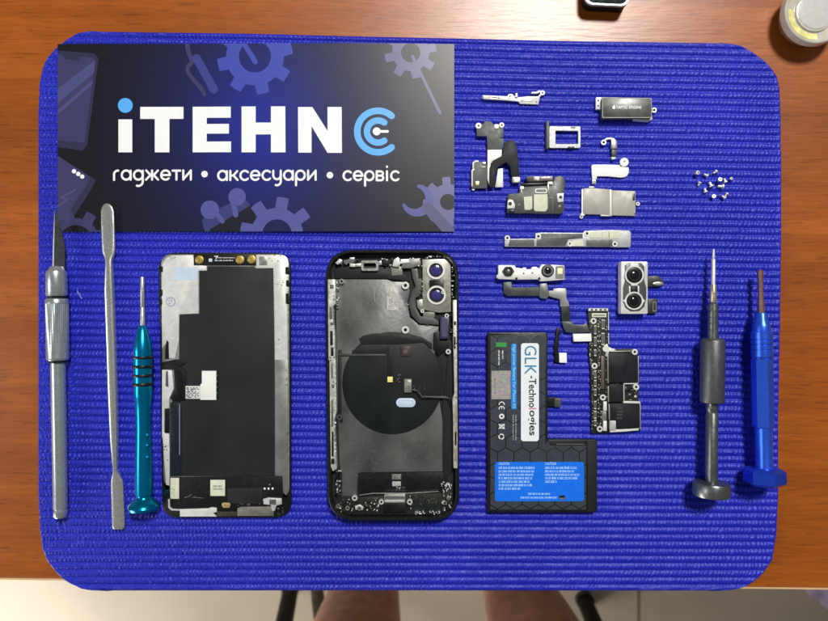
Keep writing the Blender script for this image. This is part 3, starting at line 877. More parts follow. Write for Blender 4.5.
# ------------------------------------------------------------------ phone screen assembly, lying on its glass
A1 = lambda x, y: (150 + x / 5.175, 240 + y / 5.175)
A2 = lambda x, y: (150 + x / 5.175, 330 + y / 5.175)
A3 = lambda x, y: (150 + x / 5.175, 420 + y / 5.175)
sc_ = thing('phone_screen', 'detached phone screen showing its black backing and silver side plates', 'phone screen', 226, 385)
b = MB(); b.prism(rquad([(158.6, 252.6), (290.6, 252.6), (291.2, 517.8), (162.0, 517.8)], 15), 0, 1.9, BLACK, 0.5); b.build('glass_panel', sc_)
b = MB(); b.prism(rquad([(161.0, 254.4), (288.8, 254.4), (289.4, 497), (278, 497), (278, 492), (166, 492), (163.4, 480)], 9), 1.85, 2.3, BRUSHED, 0.12)
b.build('back_plate', sc_)
plt = MB(); z = 2.3
plt.prism([A1(62,130),A1(80,95),A1(110,80),A1(222,78),A1(228,128),A1(292,134),A1(292,158),A1(250,160),A1(250,380),A1(150,384),A1(148,520),A1(128,612),A1(95,612),A1(88,530),A1(62,560)], z, 2.55, PALE, 0.08)
plt.prism([A1(552,80),A1(640,78),A1(680,92),A1(708,130),A1(712,620),A1(645,620),A1(640,146),A1(552,142)], z, 2.55, PALE, 0.08)
plt.build('silver_shield', sc_)
b = MB(); b.prism([A2(62,206),A2(112,206),A2(122,300),A2(98,360),A2(98,404),A2(74,408),A2(72,530),A2(98,540),A2(100,620),A3(100,340),A3(82,335),A3(64,80),A2(62,560)], z, 2.6, PALE, 0.08); b.build('side_shield', sc_)
b = MB(); b.prism([A1(648,620),A1(712,620),A3(714,255),A3(650,290)], 2.3, 2.5, mat('grey_shield', (0.36, 0.36, 0.34), 0.4, 0.75, 0.2, 60), 0.05); b.build('side_shield', sc_)  # lower plate: its dark reflection is put into the greyer colour
g = MB(); g.prism([A1(255,158),A1(296,158),A1(297,136),A1(543,136),A1(545,146),A1(638,146),A1(644,620),A3(645,290),A3(105,290),A2(105,420),A2(125,300),A2(125,200),A1(150,620),A1(152,386),A1(255,382)], 2.3, 2.85, GRAPH, 0.12)
g.build('graphite_sheet', sc_)
b = MB(); b.prism([A2(103,375),A2(150,375),A2(160,400),A3(160,290),A3(103,290)], 2.86, 3.05, mat('blue_black_flex', (0.010, 0.014, 0.022), 0.3, 0, 0.2), 0.05)
b.prism([A2(151,382),A2(155,382),A3(155,180),A3(151,180)], 3.05, 3.12, mat('pale_line', (0.25, 0.3, 0.36), 0.4, 0.2), 0.0)
b.build('flex_strip', sc_)
b = MB(); b.prism([A2(60,168),A2(130,152),A2(170,155),A2(184,172),A2(150,190),A2(180,215),A2(184,362),A2(150,372),A2(118,365),A2(100,350),A2(128,300),A2(122,205),A2(60,200)], 2.87, 3.5, BLACK, 0.15); b.build('flex_tail', sc_)
b = MB(); b.prism([A2(268,212),A2(342,212),A2(342,362),A2(260,362),A2(260,282),A2(268,276)], 2.86, 3.9, WHITE, 0.08)
b.build('connector_tape', sc_)
b = MB(); b.prism(box4(*A2(184,290), *A2(259.5,356)), 2.86, 3.7, mat('grey_paper', (0.62, 0.62, 0.62), 0.7, 0, 0.05), 0.04)
n = 15
for i in range(9):
    for j in range(8):
        if random.random() < 0.5:
            x = 188 + i * 7.2; y = 296 + j * 7
            b.sheet(box4(*A2(x, y), *A2(x + 6.2, y + 6)), 3.71, DULL)
b.build('code_label', sc_)
b = MB(); b.prism(box4(*A2(343, 216), *A2(350, 356)), 2.86, 3.5, BLACK, 0.05)
for y in (232, 262, 292, 322): b.prism(box4(*A2(343.5, y), *A2(349, y + 8)), 3.5, 3.6, GREY)
b.build('connector_edge', sc_)
# earpiece flex
b = MB(); b.prism(box4(*A1(226,74), *A1(549,130)), 2.6, 2.9, BLACK, 0.06); ear = b.build('earpiece_flex', sc_)
for (x, y) in ((255,102),(465,102),(525,100)):
    b = MB(); b.prism(circ(*A1(x,y), 4.2, 24), 2.9, 3.15, GOLD, 0.08); b.ring(circ(*A1(x,y), 2.4, 20), circ(*A1(x,y), 1.7, 20), 3.15, 3.22, BRASS); b.build('gold_contact', ear)
b = MB()
b.scribble(*[A1(x,0)[0] for x in (335,430)], A1(0,106)[1], 1.0, 2.92, INK); b.scribble(*[A1(x,0)[0] for x in (352,440)], A1(0,92)[1], 0.8, 2.92, INK)
b.sheet(stripe([A1(332,84),A1(350,84),A1(340,98)],0.8), 2.92, INK); b.sheet(box4(*A1(304,96), *A1(322,112)), 2.92, PBLUE)
b.build('flex_print', ear)
b = MB(); b.prism(box4(*A1(564,86), *A1(605,130)), 2.55, 2.75, BRUSHED, 0.05); b.build('foil_patch', sc_)
b = MB(); b.prism(rr(*A1(122,140), *A1(240,208), 1.0, 3), 2.55, 2.62, PBLUE); b.build('blue_sticker', sc_)
b = MB(); c_ = A1(107, 320); st = mat('stamp_ink', srgb(96, 112, 178), 0.6, 0, 0.1)
b.ring(circ(*c_, 4.6, 28), circ(*c_, 4.0, 28), 2.55, 2.57, st); b.sheet(stripe([(c_[0] - 1.4, c_[1] - 2.2), (c_[0] - 1.6, c_[1] + 2.4), (c_[0] + 0.4, c_[1] + 1.4)], 0.5), 2.565, st)
b.sheet(stripe([(c_[0] + 0.2, c_[1] - 2.4), (c_[0] + 1.4, c_[1] - 0.6), (c_[0] + 0.6, c_[1] + 0.6)], 0.5), 2.567, st)
b.build('inspection_stamp', sc_)
# notches, clips, small shield print
b = MB()
for (x0,y0,x1,y1) in ((44,136,66,166),(44,256,64,290),(44,306,62,336)): b.prism(rr(*A1(x0,y0), *A1(x1,y1), 0.8, 2), 2.2, 2.75, BLACK, 0.05)
for (x0,y0,x1,y1) in ((700,140,722,176),(704,208,724,240),(702,276,722,330)): b.prism(rr(*A1(x0,y0), *A1(x1,y1), 0.8, 2), 2.2, 2.75, BLACK, 0.05)
b.prism([A2(78,150),A2(78,100),A2(86,52),A2(96,62),A2(98,150)], 2.5, 2.72, BLACK, 0.03)
b.prism([A2(80,290),A2(82,215),A2(92,210),A2(96,296)], 2.55, 2.72, DULL, 0.03)
b.prism(box4(*A2(76,408), *A2(100,532)), 2.5, 2.95, BLACK, 0.06)
build_split(b, 'edge_clip', sc_)
b = MB()
greeble(b, *A1(100,84), *A1(134,104), 2.56, 4, [DULL, GREY], 0.7, 1.6, (0.05, 0.15))
greeble(b, *A1(615,74), *A1(680,112), 2.56, 6, [DULL, GREY, BLACK], 0.8, 2.0, (0.05, 0.15))
greeble(b, *A1(655,205), *A1(695,238), 2.56, 5, [DULL, GREY], 0.7, 1.8, (0.05, 0.15))
greeble(b, *A1(660,510), *A1(690,545), 2.56, 4, [BLACK, GREY], 0.6, 1.5, (0.05, 0.15))
greeble(b, *A2(700,175), *A2(720,290), 2.56, 6, [DULL, GREY, BRUSHED], 0.8, 2.6, (0.05, 0.2))
greeble(b, *A2(702,530), *A3(720,190), 2.56, 8, [DULL, BRUSHED], 0.8, 3.0, (0.05, 0.2))
greeble(b, *A3(66,80), *A3(96,220), 2.61, 5, [GREY, BRUSHED], 0.7, 2.4, (0.05, 0.2))
greeble(b, *A2(66,560), *A2(96,620), 2.61, 4, [GREY, DULL], 0.7, 2.0, (0.05, 0.2))
b.build('shield_detail', sc_)
# lower end: driver board
b = MB(); b.prism([A3(100,296),A3(684,290),A3(690,420),A3(640,500),A3(160,500),A3(100,470)], 2.3, 2.9, BLACK, 0.1); drv = b.build('driver_board', sc_)
b = MB(); b.prism(box4(*A3(400,352), *A3(584,432)), 2.9, 3.2, GRAPH, 0.06); b.build('chip', drv)
b = MB(); b.prism(box4(*A3(586,300), *A3(680,405)), 2.9, 3.15, BLACK, 0.06)
for x in (593, 613, 634): b.prism(box4(*A3(x-4,350), *A3(x+5,360)), 3.15, 3.25, INK)
b.prism(box4(*A3(614,330), *A3(624,338)), 3.15, 3.3, GREY); b.build('chip', drv)
b = MB(); b.prism(box4(*A3(105,300), *A3(150,408)), 2.9, 3.1, CREAM, 0.04); greeble(b, *A3(112,350), *A3(145,400), 3.1, 7, [GREY, DULL], 0.5, 1.4, (0.02, 0.03)); greeble(b, *A3(112,310), *A3(145,335), 3.1, 3, [GREY], 0.5, 1.4, (0.02, 0.03)); b.build('label', drv)
b = MB(); b.prism(box4(*A3(312,310), *A3(388,393)), 2.9, 3.1, CREAM, 0.04)
for r_ in (343, 357): b.scribble(A3(325,0)[0], A3(375,0)[0], A3(0,r_)[1], 1.4, 3.12, DULL)
b.build('label', drv)
b = MB(); b.prism(stripe([A3(97,410),A3(99,452),A3(112,464),A3(158,466)], 1.7), 2.9, 3.3, SILVER, 0.08); b.build('grounding_strip', drv)
b = MB(); b.prism([A3(155,462),A3(300,458),A3(318,452),A3(345,456),A3(345,476),A3(325,482),A3(345,500),A3(155,500)], 2.9, 3.5, PALE, 0.1); b.build('end_bracket', drv)
b = MB(); b.prism(box4(*A3(346,475), *A3(450,498)), 2.9, 3.4, mat('bronze_foil', (0.10, 0.085, 0.07), 0.3, 0.6, 0.2), 0.06)
b.build('end_bracket', drv)
b = MB(); b.prism([A3(452,458),A3(470,450),A3(640,448),A3(640,497),A3(452,497)], 2.9, 3.5, mat('nickel_bracket', (0.30, 0.29, 0.26), 0.4, 0.7, 0.2), 0.1); b.build('end_bracket', drv)
b = MB(); b.prism([A3(585,410),A3(610,402),A3(680,406),A3(682,436),A3(655,442),A3(645,470),A3(632,470),A3(625,440),A3(588,436)], 2.95, 3.7, SILVER, 0.1); b.prism(box4(*A3(618,412), *A3(652,438)), 3.7, 3.8, DULL); b.build('screw_bracket', drv)
b = MB(); b.prism([A3(372,432),A3(380,428),A3(412,430),A3(416,440),A3(410,455),A3(380,455),A3(372,446)], 2.95, 3.6, BRASS, 0.1); b.build('brass_contact', drv)
b = MB(); b.sheet(stripe([A3(178,402),A3(200,396),A3(210,388)], 0.6), 2.92, GREY); b.sheet(stripe([A3(512,442),A3(515,430),A3(560,430)], 0.9), 2.92, BRUSHED); b.sheet(stripe([A3(220,400),A3(275,404)], 0.5), 2.925, GREY)
greeble(b, *A3(200,376), *A3(290,410), 2.9, 3, [GREY, SILVER], 0.5, 1.3); greeble(b, *A3(640,450), *A3(690,495), 2.9, 6, [GREY, DULL, SILVER], 0.5, 1.6); greeble(b, *A3(450,425), *A3(580,448), 2.9, 5, [DULL, GREY], 0.5, 2.0)
b.build('board_detail', drv)

# ------------------------------------------------------------------ phone rear housing
B1 = lambda x, y: (315 + x / 5.175, 240 + y / 5.175)
B2 = lambda x, y: (315 + x / 5.175, 330 + y / 5.175)
B3 = lambda x, y: (315 + x / 5.175, 420 + y / 5.175)
hs = thing('phone_housing', 'open black phone rear housing with round charging coil and two camera holes', 'phone housing', 392, 385)
OQ = [(325.8, 249.8), (458.6, 249.8), (459.4, 521.0), (328.2, 521.0)]
IQ = [(329.4, 253.0), (455.0, 253.0), (455.6, 517.6), (331.6, 517.6)]
b = MB(); b.prism(rquad([(327.5, 252), (457, 252), (457.4, 519), (329.5, 519)], 22, 8), 0.0, 0.9, BLACK, 0.3); b.build('back_glass', hs)
b = MB(); b.ring(rquad(OQ, 24, 8), rquad(IQ, 21, 8), 0.4, 6.6, mat('black_frame_metal', (0.012, 0.013, 0.013), 0.28, 0.3, 0.15), 0.5); b.build('frame', hs)
b = MB(); b.prism(rquad([(331.5, 255), (454.0, 255), (454.6, 516), (332.5, 516)], 16, 6), 0.91, 1.6, MATTE); b.build('inner_tray', hs)
# stainless floor plate
b = MB(); b.prism([B1(108,202),B1(372,204),B1(400,216),B1(470,218),B1(492,260),B1(478,320),B1(490,400),B1(540,440),B1(640,446),B1(640,520),B1(608,620),B3(660,0),B3(660,266),B3(240,270),B3(222,280),B3(216,400),B3(140,402),B3(140,280),B3(128,240),B3(120,0),B1(112,600)], 1.6, 2.0, STAIN, 0.06); b.build('floor_plate', hs)
# right and lower black areas
b = MB(); b.prism([B1(640,520),B1(714,520),B3(716,265),B3(664,300),B3(662,60),B2(660,390),B1(690,600)], 1.6, 2.6, MATTE, 0.08); b.build('battery_bay_strip', hs)
b = MB(); b.prism([B3(224,274),B3(404,276),B3(404,272),B3(660,272),B3(700,330),B3(640,372),B3(480,374),B3(300,378),B3(228,392)], 1.7, 2.4, BLACK, 0.1); b.build('lower_flex', hs)
# coil
b = MB()
cx, cy, R = 392.4, 383.0, 50.2
pts = []
for i in range(72):
    a = 2 * math.pi * i / 72
    x, y = cx + R * math.cos(a), cy + 51.2 * math.sin(a)
    pts.append((x, y))
b.prism(pts, 2.0, 2.55, COILM, 0.2); coil = b.build('charging_coil', hs)
b = MB()
b.prism([B2(228,45),B2(250,28),B2(300,18),B2(470,14),B2(560,40),B2(606,70),B2(606,100),B2(560,66),B2(440,74),B2(240,72)], 2.56, 2.8, MATTE, 0.08)
b.prism([B2(190,108),B2(240,78),B2(370,76),B2(372,120),B2(200,122)], 2.56, 2.75, GRAPH, 0.06)
build_split(b, 'coil_cover', coil)
b = MB(); b.prism(stripe([B2(118,128),B2(366,130)], 1.8), 2.8, 3.0, GFLEX, 0.05); b.prism(stripe([B2(388,90),B2(388,240)], 5.0), 2.82, 3.02, COILM, 0.05); b.build('coil_flex', coil)
b = MB(); b.prism(box4(*B2(444,84), *B2(493,136)), 2.82, 3.3, mat('plum_chip', (0.050, 0.030, 0.032), 0.4, 0.1, 0.2), 0.06); b.sheet(circ(*B2(468,110), 2.4, 14), 3.31, mat('plum_mark', (0.09, 0.06, 0.06), 0.5)); b.build('sensor_chip', coil)
b = MB(); b.prism(box4(*B2(375,242), *B2(402,270)), 3.05, 3.4, YEL, 0.05); b.build('yellow_pad', coil)
b = MB(); b.prism(box4(*B2(461,254), *B2(500,324)), 2.56, 3.9, GREY, 0.12); b.prism(box4(*B2(466,260), *B2(496,318)), 3.9, 4.0, BRUSHED, 0.04); b.build('coil_connector', coil)
b = MB(); b.prism(rr(*B2(420,353), *B2(520,399), 4.4, 6), 2.56, 2.8, PBLUE, 0.04); b.ring(rr(*B2(431,363), *B2(509,389), 2.4, 6), rr(*B2(434,366), *B2(506,386), 2.0, 6), 2.8, 2.82, mat('sticker_line', (0.40, 0.50, 0.62), 0.5)); b.build('oval_sticker', coil)
b = MB(); b.prism(stripe([B2(498,312),B2(530,318),B2(552,350),B2(672,350),B2(694,358),B2(704,392)], 2.6, 1), 2.6, 3.8, BLACK, 0.3); b.build('coil_cable', coil)
b = MB(); b.prism(stripe([B2(560,344),B2(672,344),B2(692,352)], 0.5), 3.82, 3.86, GREY); greeble(b, *B2(505,282), *B2(570,308), 2.56, 7, [GREY, DULL], 0.5, 1.3); greeble(b, *B2(420,225), *B2(445,275), 2.56, 6, [GREY, BRUSHED], 0.5, 1.6); b.build('coil_components', coil)
# wiggly flex along the left of coil
b = MB(); b.prism(stripe([B2(128,110),B2(128,440),B2(136,470)], 3.4, 1), 2.0, 2.6, MATTE, 0.1); b.ring(circ(*B2(126,452), 2.6, 14), circ(*B2(126,452), 1.7, 14), 2.6, 2.75, DULL); b.build('side_flex', hs)
# floor plate marks
b = MB()
x0, y0 = B1(373, 290); x1, y1 = B1(430, 360); n = 11; w = (x1 - x0) / n; h = (y1 - y0) / 13
for i in range(n):
    for j in range(13):
        if random.random() < 0.55 or i in (0,) or j == 12: b.sheet(box4(x0 + i * w, y0 + j * h, x0 + i * w + w * 0.97, y0 + j * h + h * 0.97), 2.02, mat('etched_mark', (0.52, 0.52, 0.48), 0.6))
MK = mat('faint_etch', (0.11, 0.115, 0.13), 0.5)
c_ = B1(225, 385); b.ring(circ(*c_, 5.6, 26), circ(*c_, 4.9, 26), 2.0, 2.03, MK); b.sheet(stripe([(c_[0]-2.4,c_[1]+2),(c_[0],c_[1]-3),(c_[0]+2.4,c_[1]+2)], 0.6), 2.03, MK)
for p in (([B1(306,245),B1(310,320)]), ([B1(400,245),B1(404,285)]), ([B1(325,370),B1(350,405)]), ([B2(360,230),B2(365,300)])):
    b.sheet(stripe(p, 0.5), 2.035, mat('scratch', (0.30, 0.30, 0.28), 0.5))
rs = random.Random(5); zk = 0
for (x0, y0, x1, y1, n_) in ((338, 283, 400, 328, 26), (404, 292, 438, 330, 8), (345, 438, 438, 468, 34), (338, 440, 358, 494, 8)):
    for k in range(n_):
        x, y, a, l = rs.uniform(x0, x1), rs.uniform(y0, y1), rs.uniform(0, 3.14), rs.uniform(1.0, 9.0); zk += 1
        b.sheet(stripe([(x, y), (x + l * math.cos(a), y + l * math.sin(a))], rs.uniform(.08, .2)), 2.02 + .001 * (zk % 13), mat('fine_scuff', (0.20, 0.20, 0.19), .45))
b.build('plate_marking', hs)
# screws on plate
for (x, y) in (B1(468,235), B1(468,465)):
    b = MB(); b.screw(x, y, 3.8, 2.0, 3.4, SILVER); b.build('screw_post', hs)
# top row
b = MB(); b.prism([B1(100,150),B1(180,135),B1(395,140),B1(470,180),B1(490,215),B1(370,200),B1(105,198)], 1.65, 2.9, MATTE, 0.1); b.build('top_flex', hs)
b = MB(); b.ring(rquad([B1(236,106),B1(328,104),B1(330,160),B1(240,160)], 2, 4), rquad([B1(252,120),B1(316,120),B1(316,146),B1(252,146)], 1.2, 4), 2.0, 4.6, BRUSHED, 0.15)
b.prism(stripe([B1(186,132),B1(238,130)], 3.2), 2.0, 4.2, BRUSHED, 0.15); b.prism(stripe([B1(326,122),B1(345,118)], 4.2), 2.0, 4.2, BRUSHED, 0.15)
b.build('earpiece_mesh_frame', hs)
b = MB(); b.prism([B1(104,118),B1(128,96),B1(142,104),B1(138,116),B1(116,128)], 2.0, 5.0, SILVER, 0.25); b.prism([B1(150,108),B1(180,96),B1(205,100),B1(204,118),B1(150,124)], 2.0, 4.6, DULL, 0.2)
b.prism([B1(180,90),B1(204,90),B1(204,102),B1(180,102)], 2.0, 5.2, SILVER, 0.15); b.prism([B1(180,120),B1(210,124),B1(206,140),B1(180,138)], 2.0, 4.9, SILVER, 0.15); build_split(b, 'top_clip', hs)
b = MB(); b.prism([B1(346,100),B1(378,98),B1(380,132),B1(346,132)], 2.0, 4.2, BLACK, 0.15); b.prism([B1(408,100),B1(430,88),B1(440,100),B1(486,98),B1(490,118),B1(440,124),B1(436,140),B1(400,136)], 2.0, 5.0, SILVER, 0.2)
b.prism([B1(392,140),B1(450,136),B1(454,180),B1(398,186)], 2.9, 3.4, GREY, 0.1); b.prism([B1(494,98),B1(546,94),B1(548,128),B1(500,146),B1(448,146),B1(450,128)], 2.0, 4.4, mat('grey_bracket', (0.20, 0.20, 0.19), 0.45, 0.6, 0.2), 0.15)
build_split(b, 'top_bracket', hs)
b = MB(); b.prism([B1(498,150),B1(530,146),B1(536,200),B1(552,200),B1(552,250),B1(540,290),B1(520,300),B1(524,350),B1(545,395),B1(610,400),B1(640,420),B1(640,440),B1(540,432),B1(500,390),B1(486,330),B1(500,270),B1(520,240),B1(505,190)], 2.0, 3.6, mat('soft_grey_flex', (0.055, 0.058, 0.056), 0.5, 0.1, 0.2), 0.15); b.build('camera_flex', hs)
b = MB(); greeble(b, *B1(470,310), *B1(490,375), 2.05, 6, [GREY, SILVER], 0.5, 1.3); greeble(b, *B1(566,430), *B1(625,442), 2.9, 6, [GREY, PALE], 0.5, 1.2); greeble(b, *B1(540,200), *B1(560,290), 3.6, 8, [GREY, SILVER, DULL], 0.7, 2.0); greeble(b, *B1(580,76), *B1(640,88), 2.0, 3, [SILVER, GREY], 1, 3, (2.0, 3.0)); b.build('flex_components', hs)
# camera bracket with two lens windows
b = MB(); CBR = mat('camera_bracket_metal', (0.40, 0.39, 0.35), 0.42, 0.7, 0.15, 200)
b.prism([B1(556,100),B1(690,98),B1(702,120),B1(704,372),B1(640,376),B1(558,360)], 2.0, 4.0, CBR, 0.2); cb = b.build('camera_bracket', hs)
for (x, y, r) in ((626,156,7.0),(629,285,7.4)):
    x, y = B1(x, y)
    b = MB(); b.ring(circ(x, y, r + 2.2, 32), circ(x, y, r, 32), 4.0, 4.7, SILVER, 0.12); b.ring(circ(x, y, r - 0.2, 32), circ(x, y, 5.0, 32), 4.0, 4.3, BLACK, 0.05); b.build('window_ring', cb)
    b = MB(); b.prism(circ(x, y, 4.9, 28), 4.0, 4.2, LENSB, 0.06); b.build('window_glass', cb)
b = MB(); b.prism(rr(*B1(592,206), *B1(666,258), 1, 3), 4.0, 4.6, BLACK, 0.1); b.prism(stripe([B1(580,215),B1(572,250),B1(590,268)], 2.2), 4.0, 4.4, GREY, 0.1); b.build('flash_holder', cb)
b = MB(); b.prism(box4(*B1(560,372), *B1(620,400)), 2.0, 3.2, GREY, 0.1); b.prism([B1(526,312),B1(556,306),B1(558,380),B1(530,350)], 2.0, 3.4, BRUSHED, 0.1); b.lug(*B1(664,270), 2.0, 0.9, 4.0, 4.5, SILVER, 12); b.lug(*B1(556,368), 1.9, 0.8, 4.0, 4.5, SILVER, 12); build_split(b, 'bracket_tab', cb)
# side connector
b = MB(); b.prism(rr(*B1(648,400), *B1(694,512), 0.8, 2), 2.0, 5.4, mat('slate_connector', (0.025, 0.025, 0.06), 0.4, 0.1, 0.2), 0.2); b.prism(rr(*B1(655,408), *B1(687,500), 0.6, 2), 5.4, 5.5, mat('slate_face', (0.05, 0.05, 0.10), 0.4)); b.build('side_connector', hs)
b = MB(); b.prism([B1(615,480),B1(648,470),B1(650,514),B1(700,520),B1(690,560),B1(640,600),B1(612,560)], 2.0, 3.2, BLACK, 0.2); b.build('side_foam', hs)
# rails: silver ledges along both long walls
RAIL = mat('rail_metal', (0.52, 0.53, 0.49), 0.42, 0.45, 0.3, 420, 0.3)
b = MB(); b.prism([B1(66,204),B1(104,204),B1(106,330),B1(94,344),B1(94,420),B1(102,480),B1(104,620),B2(106,150),B2(112,420),B3(100,0),B3(112,255),B3(92,266),B3(82,240),B3(78,0),B2(74,160),B1(70,620),B1(68,400)], 1.6, 6.75, RAIL, 0.25); rl = b.build('side_rail', hs)
b = MB()
for (x0,y0,x1,y1) in ((76,230,98,252),(74,345,90,410),(80,425,96,440),(78,470,92,545),(82,556,96,600)): b.prism(rr(*B1(x0,y0), *B1(x1,y1), 0.6, 2), 6.75, 6.95, random.choice([DULL, BLACK]), 0.05)
for (x0,y0,x1,y1) in ((84,170,92,250),(86,280,100,300),(84,360,94,500)): b.prism(rr(*B2(x0,y0), *B2(x1,y1), 0.5, 2), 6.75, 6.9, DULL, 0.04)
for (x0,y0,x1,y1) in ((86,60,96,190),(84,200,100,228)): b.prism(rr(*B3(x0,y0), *B3(x1,y1), 0.5, 2), 6.75, 6.9, BLACK, 0.04)
b.lug(*B1(84,214), 1.6, 0.7, 6.75, 7.1, SILVER, 12); b.lug(*B1(92,450), 1.6, 0.7, 6.95, 7.2, SILVER, 12); b.lug(*B1(84,612), 1.6, 0.6, 6.75, 7.1, SILVER, 12)
SP_ = [PALE, PALE, SILVER, INK, BLACK, DULL]
greeble(b, *B1(70,256), *B1(104,340), 6.76, 9, SP_, 0.6, 2.0, (0.05, 0.4))
greeble(b, *B1(92,350), *B1(102,425), 6.0, 6, SP_, 0.5, 1.6, (0.05, 0.9))
greeble(b, *B1(74,604), *B2(104,160), 6.76, 12, SP_, 0.6, 2.2, (0.05, 0.4))
greeble(b, *B2(78,255), *B2(110,280), 6.76, 4, SP_, 0.6, 2.0, (0.05, 0.3))
greeble(b, *B2(96,310), *B2(112,420), 6.76, 5, SP_, 0.6, 2.2, (0.05, 0.3))
greeble(b, *B3(98,5), *B3(110,190), 6.76, 8, SP_, 0.6, 2.4, (0.05, 0.3))
greeble(b, *B1(108,206), *B1(126,360), 2.2, 12, [MATTE, DULL, GREY, SILVER], 0.8, 2.5, (0.4, 1.6))
b.build('rail_detail', rl)
b = MB(); b.prism([B1(714,310),B1(733,310),B1(736,620),B2(738,560),B3(738,250),B3(718,250),B3(716,0),B2(712,360),B2(722,330),B2(718,120),B1(716,560)], 1.6, 6.75, RAIL, 0.2); rl = b.build('side_rail', hs)
b = MB()
for (x0,y0,x1,y1) in ((719,420,730,440),(718,500,728,560)): b.prism(rr(*B1(x0,y0), *B1(x1,y1), 0.4, 2), 6.75, 6.95, BLACK, 0.04)
for (x0,y0,x1,y1) in ((724,390,732,480),(724,500,732,600)): b.prism(rr(*B2(x0,y0), *B2(x1,y1), 0.4, 2), 6.75, 6.9, TAN, 0.04)
for (x0,y0,x1,y1) in ((722,60,732,130),(722,150,732,215)): b.prism(rr(*B3(x0,y0), *B3(x1,y1), 0.4, 2), 6.75, 6.9, TAN, 0.04)
greeble(b, *B1(718,445), *B1(734,495), 6.76, 5, SP_, 0.5, 1.6, (0.05, 0.3)); greeble(b, *B2(718,20), *B2(736,380), 6.76, 14, SP_, 0.5, 1.8, (0.05, 0.3))
greeble(b, *B1(700,380), *B1(714,520), 2.0, 9, [DULL, GREY, SILVER], 0.6, 2.4, (0.5, 2.4)); greeble(b, *B1(704,110), *B1(722,300), 2.0, 14, [DULL, SILVER, GREY, BRUSHED, PALE], 0.8, 2.6, (1.5, 3.6))
b.build('rail_detail', rl)
b = MB(); b.screw(*B1(690,578), 2.6, 2.6, 4.2, SILVER); b.screw(*B1(682,392), 2.2, 2.0, 4.0, SILVER); b.screw(*B1(138,214), 2.6, 2.0, 4.0, BRUSHED); build_split(b, 'screw_post', hs)
b = MB(); greeble(b, *B1(104,92), *B1(236,134), 2.9, 14, [SILVER, PALE, DULL, GREY, BLACK], 0.8, 2.6, (0.4, 2.0)); greeble(b, *B1(330,92), *B1(556,140), 3.4, 22, [SILVER, PALE, DULL, GREY, BLACK], 0.8, 2.6, (0.4, 2.0)); greeble(b, *B1(560,78), *B1(690,96), 2.0, 9, [SILVER, PALE, DULL, GREY], 0.8, 2.6, (1.4, 3.0)); b.build('top_components', hs)
# lower end: charge port board
b = MB(); b.prism([B3(112,395),B3(216,395),B3(228,402),B3(480,382),B3(650,378),B3(705,340),B3(712,440),B3(690,490),B3(120,490),B3(100,440)], 1.7, 2.8, PCB, 0.1); pb = b.build('port_board', hs)
b = MB(); b.prism(rr(*B3(358,386), *B3(468,430), 1, 3), 2.8, 5.2, BRUSHED, 0.25); b.prism(rr(*B3(356,432), *B3(472,478), 1, 3), 2.8, 4.6, BLACK, 0.2)
b.prism(box4(*B3(362,398), *B3(464,406)), 5.2, 5.3, DULL); b.prism(box4(*B3(364,414), *B3(462,424)), 5.2, 5.3, SILVER, 0.03); b.build('charge_port', pb)
for (x, y, r) in ((343,425,2.6),(490,425,2.8),(205,405,2.8),(168,457,2.2),(118,447,2.0),(230,458,2.2),(688,340,2.4),(672,430,2.2),(690,405,1.8)):
    b = MB(); b.screw(*B3(x, y), r, 2.4, 4.4, SILVER if r > 2.3 else BRUSHED); b.build('screw_post', pb)
b = MB(); b.prism([B3(206,446),B3(232,438),B3(252,452),B3(246,468),B3(228,462),B3(210,466)], 2.8, 3.8, SILVER, 0.15)
greeble(b, *B3(258,402), *B3(336,474), 2.8, 30, [BLACK, DULL, GREY, SILVER, PALE, GRAPH], 0.6, 2.4, (0.2, 1.2))
greeble(b, *B3(500,388), *B3(580,440), 2.8, 12, [BLACK, DULL, GRAPH], 0.8, 2.6, (0.2, 0.8))
greeble(b, *B3(582,405), *B3(632,438), 2.8, 12, [GREY, DULL, BRUSHED], 0.5, 1.6, (0.2, 0.7))
greeble(b, *B3(652,322), *B3(708,474), 2.8, 34, [DULL, PALE, SILVER, PALE, BLACK], 0.6, 2.4, (0.6, 2.4))
greeble(b, *B3(506,470), *B3(650,490), 2.8, 22, [INK, PALE, INK, SILVER], 0.5, 1.8, (0.6, 1.4))
greeble(b, *B3(104,262), *B3(136,404), 2.0, 26, [DULL, PALE, SILVER, BLACK], 0.7, 2.4, (0.6, 2.6))
greeble(b, *B3(104,408), *B3(204,488), 2.8, 26, [BLACK, DULL, GRAPH, PALE, SILVER], 0.7, 2.4, (0.3, 1.6))
greeble(b, *B3(476,388), *B3(500,470), 2.8, 6, [SILVER, GREY], 0.6, 1.8, (0.3, 1.2))
b.build('port_components', pb)
b = MB(); b.prism(box4(*B3(398,280), *B3(446,308)), 2.4, 2.5, GREY, 0.02); b.prism(box4(*B3(400,318), *B3(444,342)), 2.4, 2.5, mat('pale_label', (0.40, 0.40, 0.38), 0.6), 0.02)
greeble(b, *B3(402,284), *B3(442,304), 2.5, 8, [PALE, DULL], 0.5, 1.6, (0.02, 0.03)); greeble(b, *B3(404,320), *B3(440,340), 2.5, 8, [DULL, PALE], 0.5, 1.4, (0.02, 0.03)); greeble(b, *B3(416,346), *B3(470,366), 2.4, 7, [GREY, PALE], 0.5, 2.0, (0.02, 0.1))
build_split(b, 'flex_label', hs)
b = MB(); b.prism(stripe([B3(228,390),B3(300,380),B3(480,380),B3(640,370)], 0.9), 2.85, 3.2, BRUSHED, 0.05); b.build('ground_strip', hs)

